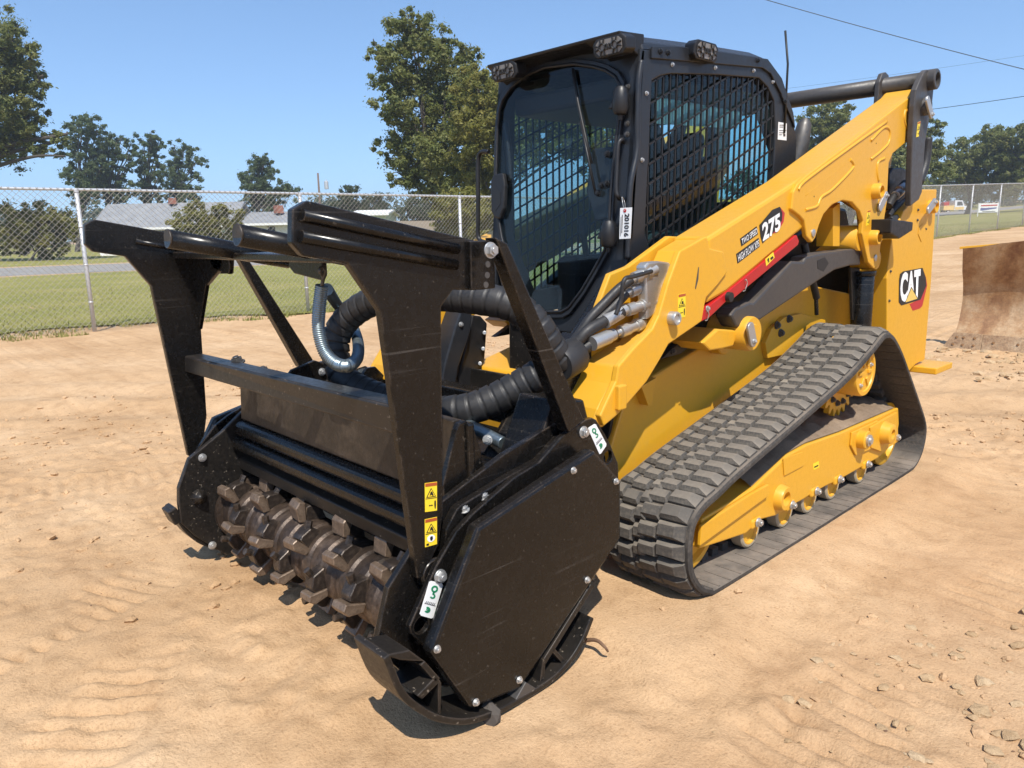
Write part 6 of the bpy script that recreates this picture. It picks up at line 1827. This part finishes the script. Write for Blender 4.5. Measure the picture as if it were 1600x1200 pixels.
# parked truck far off
def truck():
    d = 140
    g0 = bgh(1477, 334, d); g0.z = ground(g0.x, g0.y) + 0.0
    base = bgh(1477, 335, d)
    t = thing('utility_truck', 'small far white and yellow utility truck parked beyond the right fence', 'truck', (base.x, base.y, base.z))
    X_ = RV; N_ = HV
    def P(u, v, z): return base + X_ * u + N_ * v + Vector((0, 0, z))
    prism('cab', [P(1.6, 0, 0.7), P(4.5, 0, 0.7), P(4.5, 0, 1.35), P(3.4, 0, 1.5), P(3.0, 0, 2.45), P(1.6, 0, 2.5)], N_ * 1.9, WALLW, t, 0.03)
    prism('side_window', [P(2.0, -0.01, 1.55), P(3.1, -0.01, 1.55), P(2.85, -0.01, 2.25), P(2.0, -0.01, 2.25)], N_ * -0.01, WINM, t, 0)
    prism('load_body', [P(-0.4, 0, 0.75), P(1.55, 0, 0.75), P(1.55, 0, 1.6), P(-0.4, 0, 1.5)], N_ * 1.9, TRUCKY, t, 0.02)
    prism('door_panel', [P(1.7, -0.015, 0.8), P(3.3, -0.015, 0.8), P(3.3, -0.015, 1.3), P(1.7, -0.015, 1.3)], N_ * -0.01, TRUCKY, t, 0)
    prism('hose_rack', [P(-0.3, 0.2, 1.6), P(0.7, 0.2, 1.6), P(0.7, 0.2, 2.3), P(-0.3, 0.2, 2.1)], N_ * 1.4, RED, t, 0.02)
    for u in (0.5, 3.8):
        for v in (0.0, 1.65):
            w = lathe('wheel', P(u, v, 0.42), N_, [(0, 0.3), (0.02, 0.42), (0.22, 0.42), (0.25, 0.3)], BPR, t, 18)
            lathe('rim', P(u, v - 0.012, 0.42), N_, [(0, 0.22), (0.02, 0.22)], GALV, w, 14)
truck()
def sign():
    d = 80
    a = bgh(1530, 318, d); b = bgh(1561, 318, d); z1 = a.z; z0 = bgh(1545, 332, d).z; gz = ground(a.x, a.y)
    t = thing('sign_board', 'white sign board with red and blue lettering on two posts beyond the right fence', 'sign', (a.x, a.y, gz))
    A, B = Vector((a.x, a.y, 0)), Vector((b.x, b.y, 0))
    Z = lambda z: Vector((0, 0, z))
    bd = prism('board', [A + Z(z0), B + Z(z0), B + Z(z1), A + Z(z1)], HV * 0.05, WHT, t, 0.01)
    lo = -HV * 0.01
    h = z1 - z0
    X_ = (B - A)
    lettering('TERRY', A + X_ * 0.1 + Z(z0 + h * 0.62), A + X_ * 0.92 + Z(z0 + h * 0.62), A + X_ * 0.1 + Z(z0 + h * 0.88), lo, REDP, bd, 0.02) if False else None
    decal('sign_line', [A + X_ * 0.1 + Z(z0 + h * 0.68), A + X_ * 0.92 + Z(z0 + h * 0.72), A + X_ * 0.92 + Z(z0 + h * 0.86), A + X_ * 0.1 + Z(z0 + h * 0.82)], lo, REDP, bd)
    blue = flat('blue_print', (0.03, 0.06, 0.25), 0.5)
    decal('sign_line', [A + X_ * 0.08 + Z(z0 + h * 0.25), A + X_ * 0.2 + Z(z0 + h * 0.22), A + X_ * 0.9 + Z(z0 + h * 0.42), A + X_ * 0.9 + Z(z0 + h * 0.55), A + X_ * 0.3 + Z(z0 + h * 0.5), A + X_ * 0.1 + Z(z0 + h * 0.52)], lo, blue, bd)
    decal('sign_line', [A + X_ * 0.2 + Z(z0 + h * 0.08), A + X_ * 0.85 + Z(z0 + h * 0.08), A + X_ * 0.85 + Z(z0 + h * 0.15), A + X_ * 0.2 + Z(z0 + h * 0.15)], lo, BPR, bd)
    for p in (A, B):
        cyl('post', p + HV * 0.08 + Z(gz - 0.1), p + HV * 0.08 + Z(z1 + 0.05), 0.05, WALLW, t, 8, 0)
sign()

# ------------------------------------------------------------------ small things on the ground
def snap(p): 
    return Vector((p.x, p.y, float(base_np(np.array([p.x]), np.array([p.y]))[0] + relief_np(np.array([p.x]), np.array([p.y]))[0])))
q0 = snap(uz(912, 1003, 0)); 
tw_pts = [uz(905, 1002, 0.02), uz(930, 1000, 0.06), uz(944, 1010, 0.06), uz(950, 1018, 0.035)]
twg = tube('twig', tw_pts, lambda i: 0.009 - 0.0002 * i, TWIG, None, 7); tag(twg, 'short brown twig poking out behind the near skid on the dirt', 'twig')
# wood chunk on the near skid
bm = bmesh.new()
rr = random.Random(3)
c = ux(765, 1117, 0.93)
bmesh.ops.create_icosphere(bm, subdivisions=2, radius=1.0)
for v in bm.verts:
    v.co = Vector((v.co.x * 0.045, v.co.y * 0.028, v.co.z * 0.045)) * rr.uniform(0.8, 1.25) + c + Vector((0.0, 0, 0.0))
wc = from_bm('wood_chunk', bm, BARK); tag(wc, 'chewed wood chunk stuck at the foot of the near side cover', 'wood chunk')
# clods, pebbles and chips scattered on the dirt
rs2 = np.random.RandomState(12)
def scatter(name, n, xr, yr, s0, s1, mat, seed, power=2.5, flat_=0.6):
    r_ = np.random.RandomState(seed)
    ico = bmesh.new(); bmesh.ops.create_icosphere(ico, subdivisions=1, radius=1.0)
    bv = np.array([v.co[:] for v in ico.verts]); bf = np.array([[v.index for v in f.verts] for f in ico.faces]); ico.free()
    x = r_.uniform(*xr, n); y = r_.uniform(*yr, n)
    keep = vnoise(x * 0.8, y * 0.8, 77) ** 2.2 * (0.3 + vnoise(x * 3.1, y * 3.1, 78)) > r_.rand(n) * 0.5
    x, y = x[keep], y[keep]; n = len(x)
    z = base_np(x, y) + relief_np(x, y)
    s = s0 + (s1 - s0) * r_.rand(n) ** power
    off = r_.uniform(0.6, 1.35, (n, len(bv), 1))
    sc_ = np.stack([r_.uniform(0.7, 1.4, n), r_.uniform(0.7, 1.4, n), np.full(n, flat_)], -1)
    V = np.stack([x, y, z + s * 0.15], -1)[:, None, :] + bv[None] * off * sc_[:, None, :] * s[:, None, None]
    co = V[:, bf, :].reshape(-1, 3)
    o = tri_mesh(name, co, 3, mat); o['kind'] = 'stuff'; return o
scatter('dirt_clods', 16000, (-6, 4), (-4.2, 6), 0.003, 0.030, DIRT, 3, 5.0)
scatter('dirt_crust', 5200, (1.5, 3.6), (-3.4, 3.0), 0.006, 0.030, DIRTD, 13, 2.5, 0.4)
scatter('pebbles', 900, (-6, 4), (-4.2, 6), 0.003, 0.008, DIRTD, 4, 3.0)
scatter('wood_chips', 9000, (-6, 4), (-4.2, 6), 0.0015, 0.006, TWIG, 6, 2.0, 0.3)
scatter('loose_clods', 1500, (-1.2, 3.2), (4.6, 6.6), 0.01, 0.06, DIRTD, 8, 3.0)
print('done building', len(bpy.data.objects))

# ------------------------------------------------------------------ air
hz = bpy.data.materials.new('air_haze'); hz.use_nodes = True
hn = hz.node_tree; hn.nodes.clear()
pv = hn.nodes.new('ShaderNodeVolumePrincipled'); pv.inputs['Color'].default_value = (0.85, 0.92, 1.0, 1); pv.inputs['Density'].default_value = 0.0007; pv.inputs['Anisotropy'].default_value = 0.2
ho = hn.nodes.new('ShaderNodeOutputMaterial'); hn.links.new(pv.outputs[0], ho.inputs['Volume'])
hb_ = box('haze', (0, 0, 28.5), (1900, 1900, 60), hz, None, 0)
hb_['kind'] = 'stuff'
